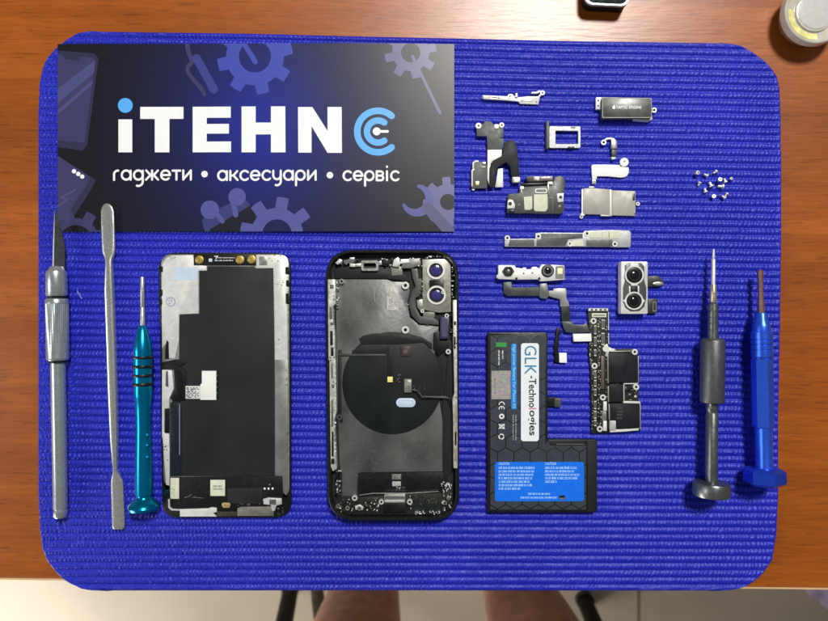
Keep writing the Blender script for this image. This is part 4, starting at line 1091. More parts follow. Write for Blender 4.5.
# ------------------------------------------------------------------ battery
E7 = lambda x, y: (475 + x / 5.914, 320 + y / 5.914)
E8 = lambda x, y: (475 + x / 5.914, 420 + y / 5.914)
ba = thing('battery', 'black L shaped phone battery with honeycomb print and blue warning label', 'battery', 530, 425)
b = MB(); b.prism(rquad([(487.6,332.4),(547.6,332.4),(547.8,439.6),(597.2,439.6),(597.2,512.6),(487.8,512.6)], 2.0, 3), 0.0, 3.4, BLACK, 0.35); b.build('shell', ba)
HEX = mat('battery_print', srgb(50, 57, 66), 0.42, 0, 0.08, 200)
b = MB()
for row in range(-10, 6):
    cy = 457 + row * 14.2
    for col in range(-2, 8):
        cx = 505.7 + 16.4 * col + (8.2 if row % 2 else 0)
        hx = [(cx + 8.95 * math.cos(math.radians(60 * k + 30)), cy + 8.95 * math.sin(math.radians(60 * k + 30))) for k in range(6)]
        for rect in ((490.4, 335.2, 545.2, 509.6), (545.2, 444.5, 586.2, 509.6)):
            q = clip_convex(hx, rect)
            if q:
                if max(p[1] for p in q) < 341 and min(p[0] for p in q) > 539: continue
                b.sheet(q, 3.43, HEX)
b.build('honeycomb_print', ba)
b = MB(); b.prism(box4(587.4, 441, 596.6, 511.6), 3.41, 3.6, MATTE, 0.1); b.prism(stripe([(549.5, 443.3), (585, 443.3)], 4.5), 3.41, 3.55, MATTE, 0.08); b.prism(stripe([(556, 444.2), (584, 444.2)], 0.6), 3.56, 3.6, GREY); build_split(b, 'edge_wrap', ba)
b = MB(); b.prism(rr(521.0, 343.2, 538.9, 441.2, 2.6, 5), 3.43, 3.52, mat('white_label', (0.74, 0.80, 0.83), 0.5, 0, 0.03)); lb = b.build('white_label', ba)
b = MB(); BL2 = mat('label_blue_ink', srgb(40, 120, 160), 0.5); DKI = mat('label_dark_ink', srgb(34, 38, 46), 0.5); RED = mat('label_red_ink', srgb(190, 70, 90), 0.5)
b.text('GLK', E7(293,0)[0], E7(0,152)[1], E7(364,0)[0], E7(0,322)[1], 3.54, BL2, 90)
b.text('-Techno', E7(318,0)[0], E7(0,330)[1], E7(362,0)[0], E7(0,518)[1], 3.54, DKI, 90, 0.02)
b.sheet(box4(*E7(318,521), *E7(362,527)), 3.54, RED)
b.text('ogies', E7(308,0)[0], E7(0,534)[1], E7(362,0)[0], E8(0,92)[1], 3.54, DKI, 90, 0.02)
b.build('label_lettering', lb)
BLB = mat('blue_label', srgb(4, 108, 230), 0.42, 0, 0.04)
b = MB(); b.prism(rr(*E7(214,140), *E7(246,528), 1.2, 4), 3.43, 3.52, mat('blue_strip', srgb(24, 124, 206), 0.42, 0, 0.05)); s_ = b.build('blue_strip_label', ba)
b = MB(); b.text('High power Battery For iPhone XS', E7(219,0)[0], E7(0,146)[1], E7(241,0)[0], E7(0,522)[1], 3.54, mat('pale_blue_ink', srgb(140, 210, 244), .45, 0, .03), 90, 0.01); b.build('strip_lettering', s_)
b = MB(); b.prism(box4(*E7(125,133), *E7(186,159)), 3.43, 3.5, mat('green_tab', srgb(44, 142, 62), 0.5, 0, 0.08, 600)); b.build('green_tab', ba)
def holo():
    m = bpy.data.materials.new('hologram_sticker'); m.use_nodes = True
    nt = m.node_tree; N = nt.nodes; L = nt.links; p = N['Principled BSDF']
    tc = N.new('ShaderNodeTexCoord'); v = N.new('ShaderNodeTexVoronoi'); v.inputs['Scale'].default_value = 1100
    L.new(tc.outputs['Object'], v.inputs['Vector'])
    mx = N.new('ShaderNodeMix'); mx.data_type = 'RGBA'; mx.inputs[0].default_value = 0.22
    mx.inputs[6].default_value = (0.46, 0.42, 0.42, 1); L.new(v.outputs['Color'], mx.inputs[7]); L.new(mx.outputs[2], p.inputs['Base Color'])
    p.inputs['Roughness'].default_value = 0.3; p.inputs['Metallic'].default_value = 0.4
    return m
b = MB(); b.prism(box4(*E7(97,300), *E7(211,468)), 3.43, 3.52, holo()); hg = b.build('hologram_sticker', ba)
b = MB(); b.scribble(E7(0,345)[1], E7(0,440)[1], E7(118,0)[0], 1.3, 3.53, DULL, vertical=True); b.build('sticker_print', hg)
b = MB()
for x, y0, y1, h in ((164,180,232,1.1),(142,178,270,1.2)): b.scribble(E7(0,y0)[1], E7(0,y1)[1], E7(x,0)[0], h, 3.45, INK, vertical=True)
for x in (226, 242): b.scribble(E7(0,562)[1], E8(0,122)[1], E7(x,0)[0], 1.0, 3.45, mat('dim_ink', (0.42,0.44,0.46), 0.5), vertical=True)
# conformity and disposal marks, read downwards
cx, cy = E7(158, 500)
b.sheet(stripe(arcpath(cx, cy, 2.6, -10, 190, 14), 0.75), 3.45, INK)
cx, cy = E7(158, 526)
b.sheet(stripe(arcpath(cx, cy, 2.6, -10, 190, 14), 0.75), 3.45, INK); b.sheet(stripe([(cx, cy), (cx, cy - 2.4)], 0.6), 3.455, INK)
c_ = E7(158, 570); b.ring(circ(*c_, 2.6, 20), circ(*c_, 1.3, 20), 3.43, 3.47, INK)
cx, cy = E8(158, 38); b.sheet(stripe([(cx - 3, cy - 2.4), (cx + 3, cy + 2.4)], 0.7), 3.45, INK); b.sheet(stripe([(cx - 3, cy + 2.4), (cx + 3, cy - 2.4)], 0.7), 3.457, INK); b.sheet(stripe([(cx - 2, cy - 1.6), (cx - 2, cy + 1.6), (cx + 2.4, cy + 2.2), (cx + 2.4, cy - 2.2), (cx - 2, cy - 1.6)], 0.5), 3.463, INK)
cx, cy = E8(156, 98); b.sheet(stripe(arcpath(cx, cy, 2.4, 20, 130, 8), 1.0), 3.45, INK); b.sheet(stripe(arcpath(cx, cy, 2.4, 150, 250, 8), 1.0), 3.45, INK); b.sheet(stripe(arcpath(cx, cy, 2.4, 270, 360, 8), 1.0), 3.45, INK)
b.build('safety_marks', ba)
b = MB(); b.prism(rr(*E8(118,248), *E8(645,480), 2.6, 5), 3.43, 3.52, BLB); wl = b.build('warning_label', ba)
b = MB(); WI = mat('warning_print', srgb(170, 212, 250), 0.5)
b.text('CAUTION', *E8(140,250), *E8(204,266), 3.54, WI, 0, 0.01); b.text('CAUTION', *E8(414,250), *E8(480,266), 3.54, WI, 0, 0.01)
for k, e_ in enumerate((354, 356, 344, 338, 326, 340, 268)): b.scribble(E8(140,0)[0], E8(e_,0)[0], E8(0, 283 + 20.5 * k)[1], 2.0, 3.54, WI)
for k, e_ in enumerate((608, 588, 622, 612, 486)): b.scribble(E8(414,0)[0], E8(e_,0)[0], E8(0, 283 + 20.5 * k)[1], 2.0, 3.54, WI)
b.scribble(E8(314,0)[0], E8(446,0)[0], E8(0,437)[1], 1.7, 3.54, WI); b.scribble(E8(268,0)[0], E8(488,0)[0], E8(0,459)[1], 1.7, 3.54, WI)
b.build('warning_lettering', wl)
b = MB(); b.prism(box4(*E8(498,446), *E8(532,470)), 3.53, 3.6, BLACK, 0.02); b.prism(box4(*E8(500,460), *E8(530,468)), 3.6, 3.63, GREY); b.build('small_mark', wl)
b = MB(); b.prism([(546.5,397.5),(555,397.2),(555,406.6),(546.5,406.6)], 0.3, 1.4, BLACK, 0.1); b.prism(rr(554.4,398.4,561.2,407.2,1.2,3), 0.3, 1.6, GFLEX, 0.15); b.build('connector_tail', ba)
# ------------------------------------------------------------------ small parts on the right
F1 = lambda x, y: (460 + x / 6.9, 80 + y / 6.9)
F2 = lambda x, y: (560 + x / 6.9, 80 + y / 6.9)
F3 = lambda x, y: (460 + x / 6.9, 150 + y / 6.9)
F4 = lambda x, y: (560 + x / 6.9, 140 + y / 6.9)
F5 = lambda x, y: (490 + x / 6.9, 220 + y / 6.9)
F6 = lambda x, y: (580 + x / 6.9, 240 + y / 6.9)
F7 = lambda x, y: (540 + x / 6.9, 290 + y / 6.9)
F8 = lambda x, y: (560 + x / 6.9, 350 + y / 6.9)

TRAYG = mat('clip_recess', (0.36, 0.37, 0.36), .45, .4, .2, 400)
# antenna clip (thin silver strip)
an = thing('antenna_clip', 'slim jagged silver metal clip above the flex cable', 'metal clip', 512, 98)
b = MB(); b.prism([F1(150,122),F1(158,104),F1(195,106),F1(330,112),F1(340,96),F1(362,96),F1(374,112),F1(400,120),F1(470,112),F1(540,113),F1(546,104),F1(556,92),F1(562,108),F1(552,114),F1(541,168),F1(415,164),F1(404,148),F1(300,139),F1(166,131)], 0.3, 1.2, SILVER, 0.12); b.prism([F1(202,113),F1(252,115),F1(252,124),F1(202,122)], 1.2, 1.3, BLACK, .02); b.prism(rr(*F1(262,117), *F1(300,127), .4, 2), 1.2, 1.32, BRUSHED, .03); b.prism(rr(*F1(420,132), *F1(500,150), .4, 2), 1.2, 1.3, TRAYG, .03); b.prism(circ(*F1(158,117), .8, 10), 1.2, 1.3, PANEL); b.build('strip', an)
b = MB(); b.prism([F1(490,92),F1(496,82),F1(528,80),F1(545,70),F1(560,72),F1(548,88),F1(530,94)], 0.8, 1.6, PALE, 0.12); b.prism([F1(380,116),F1(384,90),F1(397,90),F1(399,118)], 1.2, 2.2, PALE, 0.1); build_split(b, 'spring_tab', an)
b = MB(); b.lug(*F1(345,112), 2.4, 0.9, 1.2, 1.5, SILVER); b.lug(*F1(570,88), 2.4, 0.9, 0.6, 1.5, SILVER); b.prism(circ(*F1(527,152), 0.8, 10), 1.2, 1.25, BLACK); b.prism(circ(*F1(345,112), 0.85, 10), 1.2, 1.25, BLACK); b.prism(rr(*F1(205,112), *F1(250,128), .5, 2), 1.2, 1.3, BRUSHED); build_split(b, 'screw_lug', an)

# sensor flex with bracket
sf = thing('sensor_flex', 'grey bracket with white strip and looping black flex cable', 'flex cable', 495, 160)
b = MB(); b.prism([F1(114,304),F1(165,302),F1(168,282),F1(220,288),F1(232,310),F1(262,312),F1(300,318),F1(300,396),F1(266,400),F1(302,404),F1(304,430),F1(290,480),F1(190,480),F1(186,388),F1(116,386)], 1.2, 2.2, PANEL, 0.12); br = b.build('bracket', sf)
b = MB(); b.lug(*F1(128,315), 3.0, 1.0, 2.2, 2.6, PALE); b.prism(circ(*F1(128,315), 0.95, 12), 2.2, 2.25, BLACK); b.lug(*F1(288,310), 2.6, 0.9, 2.2, 2.6, PALE); b.prism(circ(*F1(288,310), 0.85, 12), 2.2, 2.25, BLACK); b.prism(rr(*F1(236,304), *F1(268,336), 1.2, 3), 2.2, 2.7, PALE, 0.1); build_split(b, 'screw_lug', br)
b = MB(); b.prism([F1(190,481),F1(289,481),F1(286,560),F3(212,90),F3(205,252),F3(188,200)], 1.2, 2.0, PALE, 0.1); b.prism([F3(262,130),F3(296,126),F3(298,256),F3(243,256)], 1.0, 1.9, PALE, 0.1); build_split(b, 'white_strip', sf)
b = MB(); b.prism([F1(300,470),F1(310,432),F1(330,416),F1(366,414),F1(388,436),F1(404,560),F1(410,660),F3(404,190),F3(358,190),F3(346,110),F3(318,84),F3(262,116),F3(246,160),F3(240,256),F3(203,256),F3(206,120),F3(225,74),F3(290,40)], 2.2, 2.9, MATTE, 0.06); b.build('black_flex', sf)
b = MB(); b.prism(rr(*F3(360,186), *F3(416,226), 0.8, 3), 1.4, 3.0, BRUSHED, 0.2); b.prism(rr(*F3(372,206), *F3(406,222), 0.6, 2), 3.0, 3.2, PALE, 0.06); b.build('connector', sf)
b = MB(); b.prism([F3(86,92),F3(110,76),F3(178,84),F3(188,120),F3(188,264),F3(82,264),F3(80,140)], 0.4, 2.2, PANEL, 0.2); md = b.build('sensor_module', sf)
b = MB(); b.prism(stripe([F3(92,130),F3(92,88),F3(108,78),F3(128,78)], 1.6), 2.2, 2.5, PALE, 0.08); b.prism(stripe([F3(84,250),F3(84,142),F3(100,132)], 1.5), 2.2, 2.5, PALE, 0.08); b.prism(rr(*F3(150,82), *F3(178,100), .5, 2), 2.2, 2.5, BRUSHED, .05); b.prism(rr(*F3(138,110), *F3(176,126), .5, 2), 2.2, 2.4, GREY, .05); b.lug(*F3(92,268), 1.5, .6, .6, 1.4, SILVER, 12); build_split(b, 'module_edge', md)
b = MB(); b.prism(box4(*F3(106,216), *F3(131,245)), 2.2, 2.6, BRASS, 0.06); b.build('gold_pad', md)

# SIM tray
TRAY = mat('tray_metal', (0.42, 0.44, 0.45), .52, .4, .10, 300)
st_ = thing('sim_tray', 'small silver SIM card tray frame with an open centre', 'SIM tray', 564, 135)
b = MB(); b.ring(rquad([(549.2,126.0),(580.6,126.2),(580.6,148.0),(549.2,148.0)], 1.6, 4), rquad([(555.6,130.7),(578.2,130.9),(578.2,143.9),(555.6,143.9)], 0.8, 4), 0.3, 1.6, TRAY, 0.15); b.build('tray_frame', st_)
b = MB(); b.prism(rr(546.4,120.8,549.3,148.6,0.8,3), 0.1, 2.6, PANEL, 0.3); b.build('tray_face', st_)
b = MB(); b.prism(rr(567.6,146.4,574.4,148.6,0.9,3), 1.6, 1.75, BLACK, 0.05); b.prism(rr(571,126.3,575,128.2,0.8,3), 1.6, 1.7, DULL, 0.04); build_split(b, 'tray_notch', st_)

# vibration motor
ve = thing('vibration_motor', 'dark nickel vibration motor block with tiny white lettering', 'vibration motor', 627, 108)
b = MB(); b.prism(rquad([F2(291,118),F2(633,124),F2(634,262),F2(291,262)], 1.0, 3), 0.2, 4.2, mat('motor_case', (0.075, 0.079, 0.076), 0.36, 0.35, 0.2, 120), 0.3); bo = b.build('case', ve)
b = MB(); b.ring(rquad([F2(291,118),F2(633,124),F2(634,262),F2(291,262)], 1.0, 3), rquad([F2(296,124),F2(628,130),F2(629,256),F2(296,256)], 1.0, 3), 3.9, 4.28, GREY, 0.05); b.build('case_rim', bo)
b = MB(); b.text('TAPTIC ENGINE', *F2(386,178), *F2(562,198), 4.25, INK, 0, 0.012)
cx, cy = F2(372, 188); b.sheet(circ(cx, cy + 0.2, 1.5, 16, 1.6), 4.25, INK); b.sheet(stripe([(cx + 0.1, cy - 1.5), (cx + 0.8, cy - 2.4)], 0.6, 1), 4.26, INK); b.build('case_lettering', bo)
b = MB(); b.prism(rr(*F2(248,118), *F2(292,202), 0.9, 3), 0.4, 1.8, PALE, 0.15)
for y in (142, 178): b.prism(circ(*F2(264, y), 1.0, 12), 1.8, 1.85, BLACK)
build_split(b, 'mounting_ear', ve)
b = MB(); b.lug(*F2(650,207), 2.7, 1.2, 0.6, 1.7, SILVER); b.prism(box4(*F2(630,196), *F2(638,222)), 0.6, 1.7, SILVER); build_split(b, 'mounting_ear', ve)
b = MB(); b.prism([F2(508,263),F2(560,263),F2(600,258),F2(634,246),F2(640,268),F2(612,286),F2(590,284),F2(508,278)], 0.3, 2.2, SILVER, 0.15); b.build('contact_foot', ve)

# mini flex clip
mc = thing('flex_clip', 'tiny hook shaped clip with ring end and dark flex tail below the motor', 'metal clip', 611, 148)
b = MB(); b.lug(*F2(302,430), 2.7, 1.2, 0.4, 1.3, SILVER); b.prism(stripe([F2(310,412),F2(330,404),F2(366,404)], 1.8), 0.4, 1.2, SILVER, 0.08); b.build('ring_arm', mc)
b = MB(); b.prism([F2(356,406),F2(372,400),F2(394,420),F2(396,474),F2(354,474)], 0.5, 2.2, BRUSHED, 0.15); b.build('contact_block', mc)
b = MB(); b.prism(box4(*F2(357,475), *F2(392,531)), 0.4, 1.5, FLEX, 0.1); b.build('flex_tail', mc)
b = MB(); b.prism([F2(354,532),F2(386,532),F2(382,544),F2(360,548)], 0.4, 1.6, PALE, 0.1); b.build('foot', mc)

# white bracket
BRW = mat('bright_white_plastic', (0.84, 0.85, 0.84), .5, 0, .03)
wb = thing('antenna_bracket', 'bright white curved bracket with a round lug above the shield plate', 'bracket', 610, 171)
b = MB(); b.prism([F4(218,180),F4(226,169),F4(330,169),F4(412,172),F4(418,184),F4(474,188),F4(476,224),F4(464,246),F4(448,256),F4(420,259),F4(330,250),F4(256,250),F4(252,270),F4(224,270),F4(220,230)], 0.3, 1.3, BRW, 0.15); b.build('plate', wb)
b = MB(); b.prism(circ(*F4(445,152), 4.3, 24), 0.3, 1.7, BRW, 0.12); b.prism(circ(*F4(445,148), 0.8, 12), 1.7, 1.74, BLACK); b.build('round_lug', wb)
b = MB(); b.prism([F4(223,271),F4(249,271),F4(248,304),F4(222,304)], 0.3, 1.1, SILVER, 0.1); b.ring(circ(*F4(235,292), 1.5, 14), circ(*F4(235,292), 0.8, 14), 1.1, 1.25, DULL); b.build('hook', wb)

# shield plate
sp = thing('shield_plate', 'rectangular satin metal shield plate with a bright fold line', 'shield plate', 609, 202)
SAT = mat('satin_nickel', (0.36, 0.36, 0.325), 0.56, 0.3, 0.10, 90, 0.1, 500)
b = MB(); b.prism([F4(158,336),F4(180,332),F4(240,332),F4(342,340),F4(342,520),F4(282,514),F4(166,512),F4(158,500)], 0.3, 1.4, SAT, 0.15); b.build('left_panel', sp)
b = MB(); b.prism([F4(360,346),F4(508,352),F4(520,352),F4(522,524),F4(440,522),F4(360,520)], 0.3, 1.3, SAT, 0.15); b.build('right_panel', sp)
b = MB(); b.prism([F4(343,338),F4(359,344),F4(359,524),F4(343,524)], 0.3, 1.6, PALE, 0.2); b.prism([F4(282,515),F4(342,520),F4(342,526),F4(282,524)], 0.3, 1.5, PALE, 0.1); b.build('fold', sp)
b = MB(); b.prism([F4(150,340),F4(157,338),F4(157,500),F4(166,514),F4(176,516),F4(160,526),F4(146,526),F4(140,512),F4(150,500)], 0.2, 1.2, SILVER, 0.1); b.lug(*F4(148,530), 1.8, 0.8, 0.2, 0.9, SILVER, 14); b.prism(rr(*F4(200,322), *F4(238,331), .5, 2), 0.2, 1.0, BRUSHED, .05); build_split(b, 'edge_hook', sp)
b = MB(); b.lug(*F4(538,440), 2.0, 0.8, 0.3, 1.2, SILVER, 14); b.prism(rr(*F4(502,370), *F4(516,418), .6, 2), 1.3, 1.4, BLACK, .03); b.prism(rr(*F4(510,488), *F4(523,516), .6, 2), 1.3, 1.4, DULL, .03); build_split(b, 'side_lug', sp)

# loudspeaker
ls = thing('earpiece_speaker', 'dark grey speaker module with beige contact plates and white screw lugs', 'speaker', 536, 196)
SPK = mat('speaker_plastic', (0.060, 0.064, 0.064), 0.42, 0.1, 0.2, 200)
b = MB(); b.prism([F3(410,296),F3(414,248),F3(430,236),F3(640,236),F3(652,186),F3(690,176),F3(722,192),F3(728,230),F3(718,300),F3(720,420),F3(700,440),F3(560,440),F3(440,436),F3(404,438),F3(326,434),F3(324,384),F3(330,310),F3(345,302)], 0.2, 3.0, SPK, 0.3); body = b.build('body', ls)
b = MB(); b.prism(rquad([F3(456,184),F3(640,178),F3(646,214),F3(470,220)], 1, 3), 0.4, 3.4, mat('speaker_grille', (0.12, 0.10, 0.10), 0.36, 0.5, 0.25), 0.25); b.prism(rr(*F3(508,184), *F3(548,212), .6, 3), 3.4, 3.6, BRUSHED, .1); b.build('grille', ls)
b = MB(); b.prism(stripe([F3(424,238),F3(600,232)], 2.6), 3.0, 4.0, BLACK, 0.3); b.build('wire', ls)
b = MB(); b.prism([F3(440,324),F3(498,318),F3(500,402),F3(484,414),F3(446,412)], 3.0, 3.4, CREAM, 0.1); b.prism([F3(510,306),F3(604,304),F3(606,404),F3(590,424),F3(520,422),F3(510,410)], 3.0, 3.5, CREAM, 0.1); build_split(b, 'contact_plate', body)
b = MB(); b.ring(rr(*F3(518,266), *F3(602,298), 1.4, 4), rr(*F3(525,273), *F3(595,291), .8, 4), 3.0, 3.4, SILVER, .08); b.prism(stripe([F3(608,222),F3(612,310)], 1.4), 3.0, 3.8, BRUSHED, .1); b.prism(stripe([F3(420,262),F3(430,300),F3(430,330)], 1.0), 3.0, 3.3, BRUSHED, .1)
b.prism(rr(*F3(606,218), *F3(642,238), .8, 3), 3.0, 4.0, PALE, .15); b.prism(rr(*F3(414,250), *F3(442,272), .7, 3), 3.0, 3.6, PALE, .12); b.dome(*F3(408,378), 1.6, 3.0, .5, GREY, 12, 3); b.dome(*F3(690,390), 2.4, 3.0, .5, DULL, 14, 3); b.prism(rr(*F3(338,410), *F3(374,432), .5, 2), 3.0, 3.2, BLACK, .05); b.prism(stripe([F3(620,330),F3(640,330),F3(640,420)], .7), 3.0, 3.2, GREY, .04); build_split(b, 'metal_trim', body)
b = MB(); b.prism([F3(330,350),F3(342,340),F3(364,344),F3(380,376),F3(378,402),F3(326,404)], 3.0, 3.5, PALE, .12); b.prism(circ(*F3(346,370), 1.9, 16), 3.5, 3.55, BLACK); b.build('screw_lug', ls)
b = MB(); b.prism([F3(668,300),F3(716,296),F3(714,356),F3(676,360)], 3.0, 3.5, PALE, .12); b.prism(circ(*F3(694,325), 1.7, 16), 3.5, 3.55, BLACK); b.build('screw_lug', ls)

# long board shield
lb_ = thing('cover_bracket', 'long stepped metal cover bracket with screw holes below the speaker', 'bracket', 567, 240)
b = MB(); b.prism([F5(100,116),F5(134,112),F5(136,130),F5(312,128),F5(314,90),F5(346,86),F5(644,88),F5(652,74),(611,229.9),(629,230.4),(631.2,232.6),(630.6,247.2),(614,247.2),F5(828,184),F5(640,184),F5(102,184)], 0.3, 1.6, TRAY, 0.15); pl = b.build('plate', lb_)
b = MB(); b.prism([F5(136,136),F5(304,134),F5(306,180),F5(126,180)], 1.6, 1.75, PANEL, .06); b.prism([F5(352,94),F5(640,94),F5(640,126),F5(540,134),F5(520,180),F5(320,180),F5(322,140),F5(352,132)], 1.6, 1.75, PANEL, .06); b.prism([F5(664,138),F5(828,136),(612.5,239.8),(612.5,246.3),F5(664,180)], 1.6, 1.75, PANEL, .06); build_split(b, 'dark_panel', pl)
b = MB(); b.prism([F5(690,80),F5(828,74),(620,231.4),(620,238.6),F5(690,124)], 1.6, 1.8, CREAM, .05); b.prism([F5(570,142),F5(640,138),F5(650,180),F5(545,180)], 1.6, 1.8, CREAM, .05); build_split(b, 'pale_panel', pl)
b = MB(); b.sheet(stripe([(602,231.8),(602,238.2)], .9), 1.82, TRAY); b.sheet(stripe([(609,231.8),(609,238.2)], .7), 1.82, GREY); b.scribble(549, 562, 236.6, 1.2, 1.77, GREY); b.build('plate_marks', pl)
for (x, y) in (F5(120,124), F5(334,113), F5(553,165), F5(670,93), (615, 244)):
    b = MB(); b.lug(x, y, 2.7, 1.3, 1.6, 1.95, PALE, 16); b.prism(circ(x, y, 1.25, 14), 1.6, 1.66, BLACK); b.build('screw_lug', pl)

# face sensor module
fs = thing('front_camera_module', 'white front camera bar with two lenses trailing a grey flex cable', 'camera module', 531, 272)
b = MB(); b.prism([F5(56,316),F5(62,310),F5(172,312),F5(178,328),F5(224,334),F5(232,326),F5(250,328),F5(254,342),F5(284,338),F5(290,324),F5(318,322),F5(340,334),F5(356,306),F5(456,310),F5(514,314),F5(516,412),F5(440,418),F5(352,424),F5(336,410),F5(178,412),F5(60,408),F5(46,398),F5(46,382),F5(58,372)], 0.3, 3.2, PALE, 0.25); bar = b.build('bar', fs)
b = MB(); x, y = F5(127, 353); b.prism([(x - 6.2, y), (x - 3, y - 4.8), (x + 3, y - 4.8), (x + 6.2, y), (x + 3, y + 4.8), (x - 3, y + 4.8)], 3.2, 3.9, DULL, .15); b.ring(circ(x, y, 4.6, 24), circ(x, y, 2.6, 24), 3.9, 4.4, BLACK, .1); b.dome(x, y, 2.5, 3.8, .5, mat('grey_lens', (0.15, 0.15, 0.14), .12, 0.2, .1, 300, coat=1.0), 18, 4); b.build('lens', fs)
b = MB(); x, y = F5(400, 349); b.prism(circ(x, y, 6.3, 30), 3.2, 4.0, BLACK, .2); b.ring(circ(x, y, 5.4, 28), circ(x, y, 3.4, 28), 4.0, 4.6, DULL, .12); b.dome(x, y, 3.3, 3.9, .6, LENS, 20, 4); b.build('lens', fs)
b = MB(); b.ring(rr(*F5(453,318), *F5(511,404), .8, 3), rr(*F5(464,330), *F5(502,374), .4, 3), 3.2, 3.5, GREY, .06); b.prism(box4(*F5(465,331), *F5(501,373)), 3.2, 3.4, mat('cream_pad', (0.85, 0.82, 0.55), .5, 0, .05), .04); b.build('dot_projector', fs)
b = MB()
for q in (F5(233,368), F5(293,365)): b.prism(circ(*q, .8, 10), 3.2, 3.25, BLACK)
b.prism(circ(*F5(182,404), 1.2, 12), 3.2, 3.35, BLACK); b.prism(circ(*F5(340,404), 1.3, 12), 3.2, 3.35, BLACK); build_split(b, 'pin_hole', fs)
b = MB(); b.prism([F5(92,430),F5(150,426),F5(152,464),F5(344,462),F5(344,524),F5(120,524),F5(94,505)], 0.4, 1.4, GFLEX, .15); b.build('flex_cable', fs)
b = MB(); b.prism([F5(344,440),F5(392,436),F5(402,470),F5(404,530),F5(390,545),F5(350,540),F5(340,520)], 0.4, 2.0, mat('silver_grey_foil', (0.15, 0.16, 0.155), .36, .3, .35, 150), .25); b.build('flex_foil', fs)
b = MB(); b.prism([F5(404,488),F5(438,486),F5(438,472),F5(520,470),F5(528,480),F5(528,540),F5(544,570),F5(548,596),F5(486,598),F5(484,548),F5(440,536),F5(404,524)], 0.5, 1.8, mat('light_grey_foil', (0.27, 0.28, 0.27), .36, .3, .35, 130), .2); b.build('flex_foil', fs)
b = MB(); b.prism([F7(144,100),F7(196,96),F7(206,120),F7(208,214),F7(160,214),F7(150,200)], 0.5, 1.5, FLEX, .12); b.prism(stripe([F7(140,98),F7(200,98)], .8), 1.5, 1.6, BLACK); b.build('flex_cable', fs)
b = MB(); b.prism([F7(150,216),F7(214,216),F7(230,236),F7(300,240),F7(318,224),F7(330,240),F7(344,292),F7(230,296),F7(178,290),F7(162,260)], 0.5, 1.6, GFLEX, .15); b.build('flex_cable', fs)
b = MB(); b.prism([F7(228,303),F7(354,301),F7(356,354),F7(234,356)], 0.5, 2.2, mat('bright_white_plastic', (0.82, 0.83, 0.82), .5, 0, .03), .15); b.build('flex_connector', fs)
b = MB(); b.prism([F7(118,262),F7(140,262),F7(146,300),F7(132,310),F7(126,420),F7(132,440),F7(132,500),F7(104,500),F7(98,400)], 0.4, 1.3, BLACK, .15); b.build('flex_cable', fs)
b = MB(); b.prism([F7(132,434),F7(184,434),F7(186,503),F7(134,501)], 0.4, 2.0, mat('bright_white_plastic', (0, 0, 0)), .15); b.build('flex_connector', fs)

# rear camera module
rc = thing('rear_camera_module', 'dual lens rear camera module with silver frame and two flex tabs', 'camera module', 634, 288)
b = MB(); b.prism(rr(621.0, 261.4, 647.9, 314.0, 1.4, 4), 0.2, 5.0, PALE, 0.35); bd_ = b.build('frame', rc)
b = MB(); b.prism([F6(310,176),F6(330,158),F6(424,158),F6(444,180),F6(444,280),F6(458,330),F6(458,400),F6(444,460),F6(410,490),F6(350,492),F6(312,464),F6(298,410),F6(298,330),F6(310,280)], 5.0, 5.3, mat('camera_grey', (0.075, 0.08, 0.082), .42, .2, .15), .12); b.build('centre_plate', bd_)
for (x, y, r, ear_) in (((377), (242), 9.6, 0), ((375), (420), 9.2, 1)):
    x, y = F6(x, y)
    ln = MB(); ln.ring(circ(x, y, r, 36), circ(x, y, r - 1.6, 36), 5.3, 6.2, PALE, .2)
    if ear_:
        ln.prism([(x - r + .5, y - 2.4), (x - r - 1.6, y), (x - r + .5, y + 2.4)], 5.3, 6.1, PALE, .1); ln.prism([(x + r - .5, y - 2.4), (x + r + 1.6, y), (x + r - .5, y + 2.4)], 5.3, 6.1, PALE, .1)
    else:
        ln.prism([(x - 4.6, y - r + 1), (x - 3.6, y - r - 2.2), (x + 3.6, y - r - 2.2), (x + 4.6, y - r + 1)], 5.3, 6.1, PALE, .1); ln.prism([(x - 3.6, y + r - 1), (x - 3, y + r + 1.2), (x + 3, y + r + 1.2), (x + 3.6, y + r - 1)], 5.3, 6.1, PALE, .1)
    o_ = ln.build('lens_ring', bd_)
    ln = MB(); ln.prism(circ(x, y, r - 1.65, 32), 5.0, 5.6, BLACK, .1); ln.ring(circ(x, y, 6.4, 32), circ(x, y, 4.2, 32), 5.6, 6.0, BLACK, .15); ln.dome(x, y, 4.1, 5.55, .5, LENS, 22, 4); ln.build('lens', o_)
b = MB(); b.prism(box4(*F6(356,324), *F6(396,366)), 5.3, 6.0, BLACK, .1); b.prism(stripe([F6(344,318),F6(344,370)], 1.4), 5.3, 5.8, PALE, .08); b.prism(stripe([F6(404,318),F6(404,370)], 1.4), 5.3, 5.8, PALE, .08); b.build('spacer', bd_)
b = MB(); b.prism([F6(470,250),F6(540,246),F6(560,262),F6(580,290),F6(578,306),F6(560,322),F6(470,322)], 0.4, 1.6, FLEX, .15); b.prism(circ(*F6(540,302), 5.6, 24, 1.9), 1.6, 2.2, BRUSHED, .15); b.build('flex_tab', rc)
b = MB(); b.prism([F6(470,408),F6(530,404),F6(536,420),F6(534,500),F6(520,508),F6(470,506)], 0.4, 1.8, FLEX, .15); b.ring(rr(*F6(502,424), *F6(528,494), .7, 3), rr(*F6(508,432), *F6(522,486), .4, 3), 1.8, 2.2, GREY, .06); b.build('flex_tab', rc)

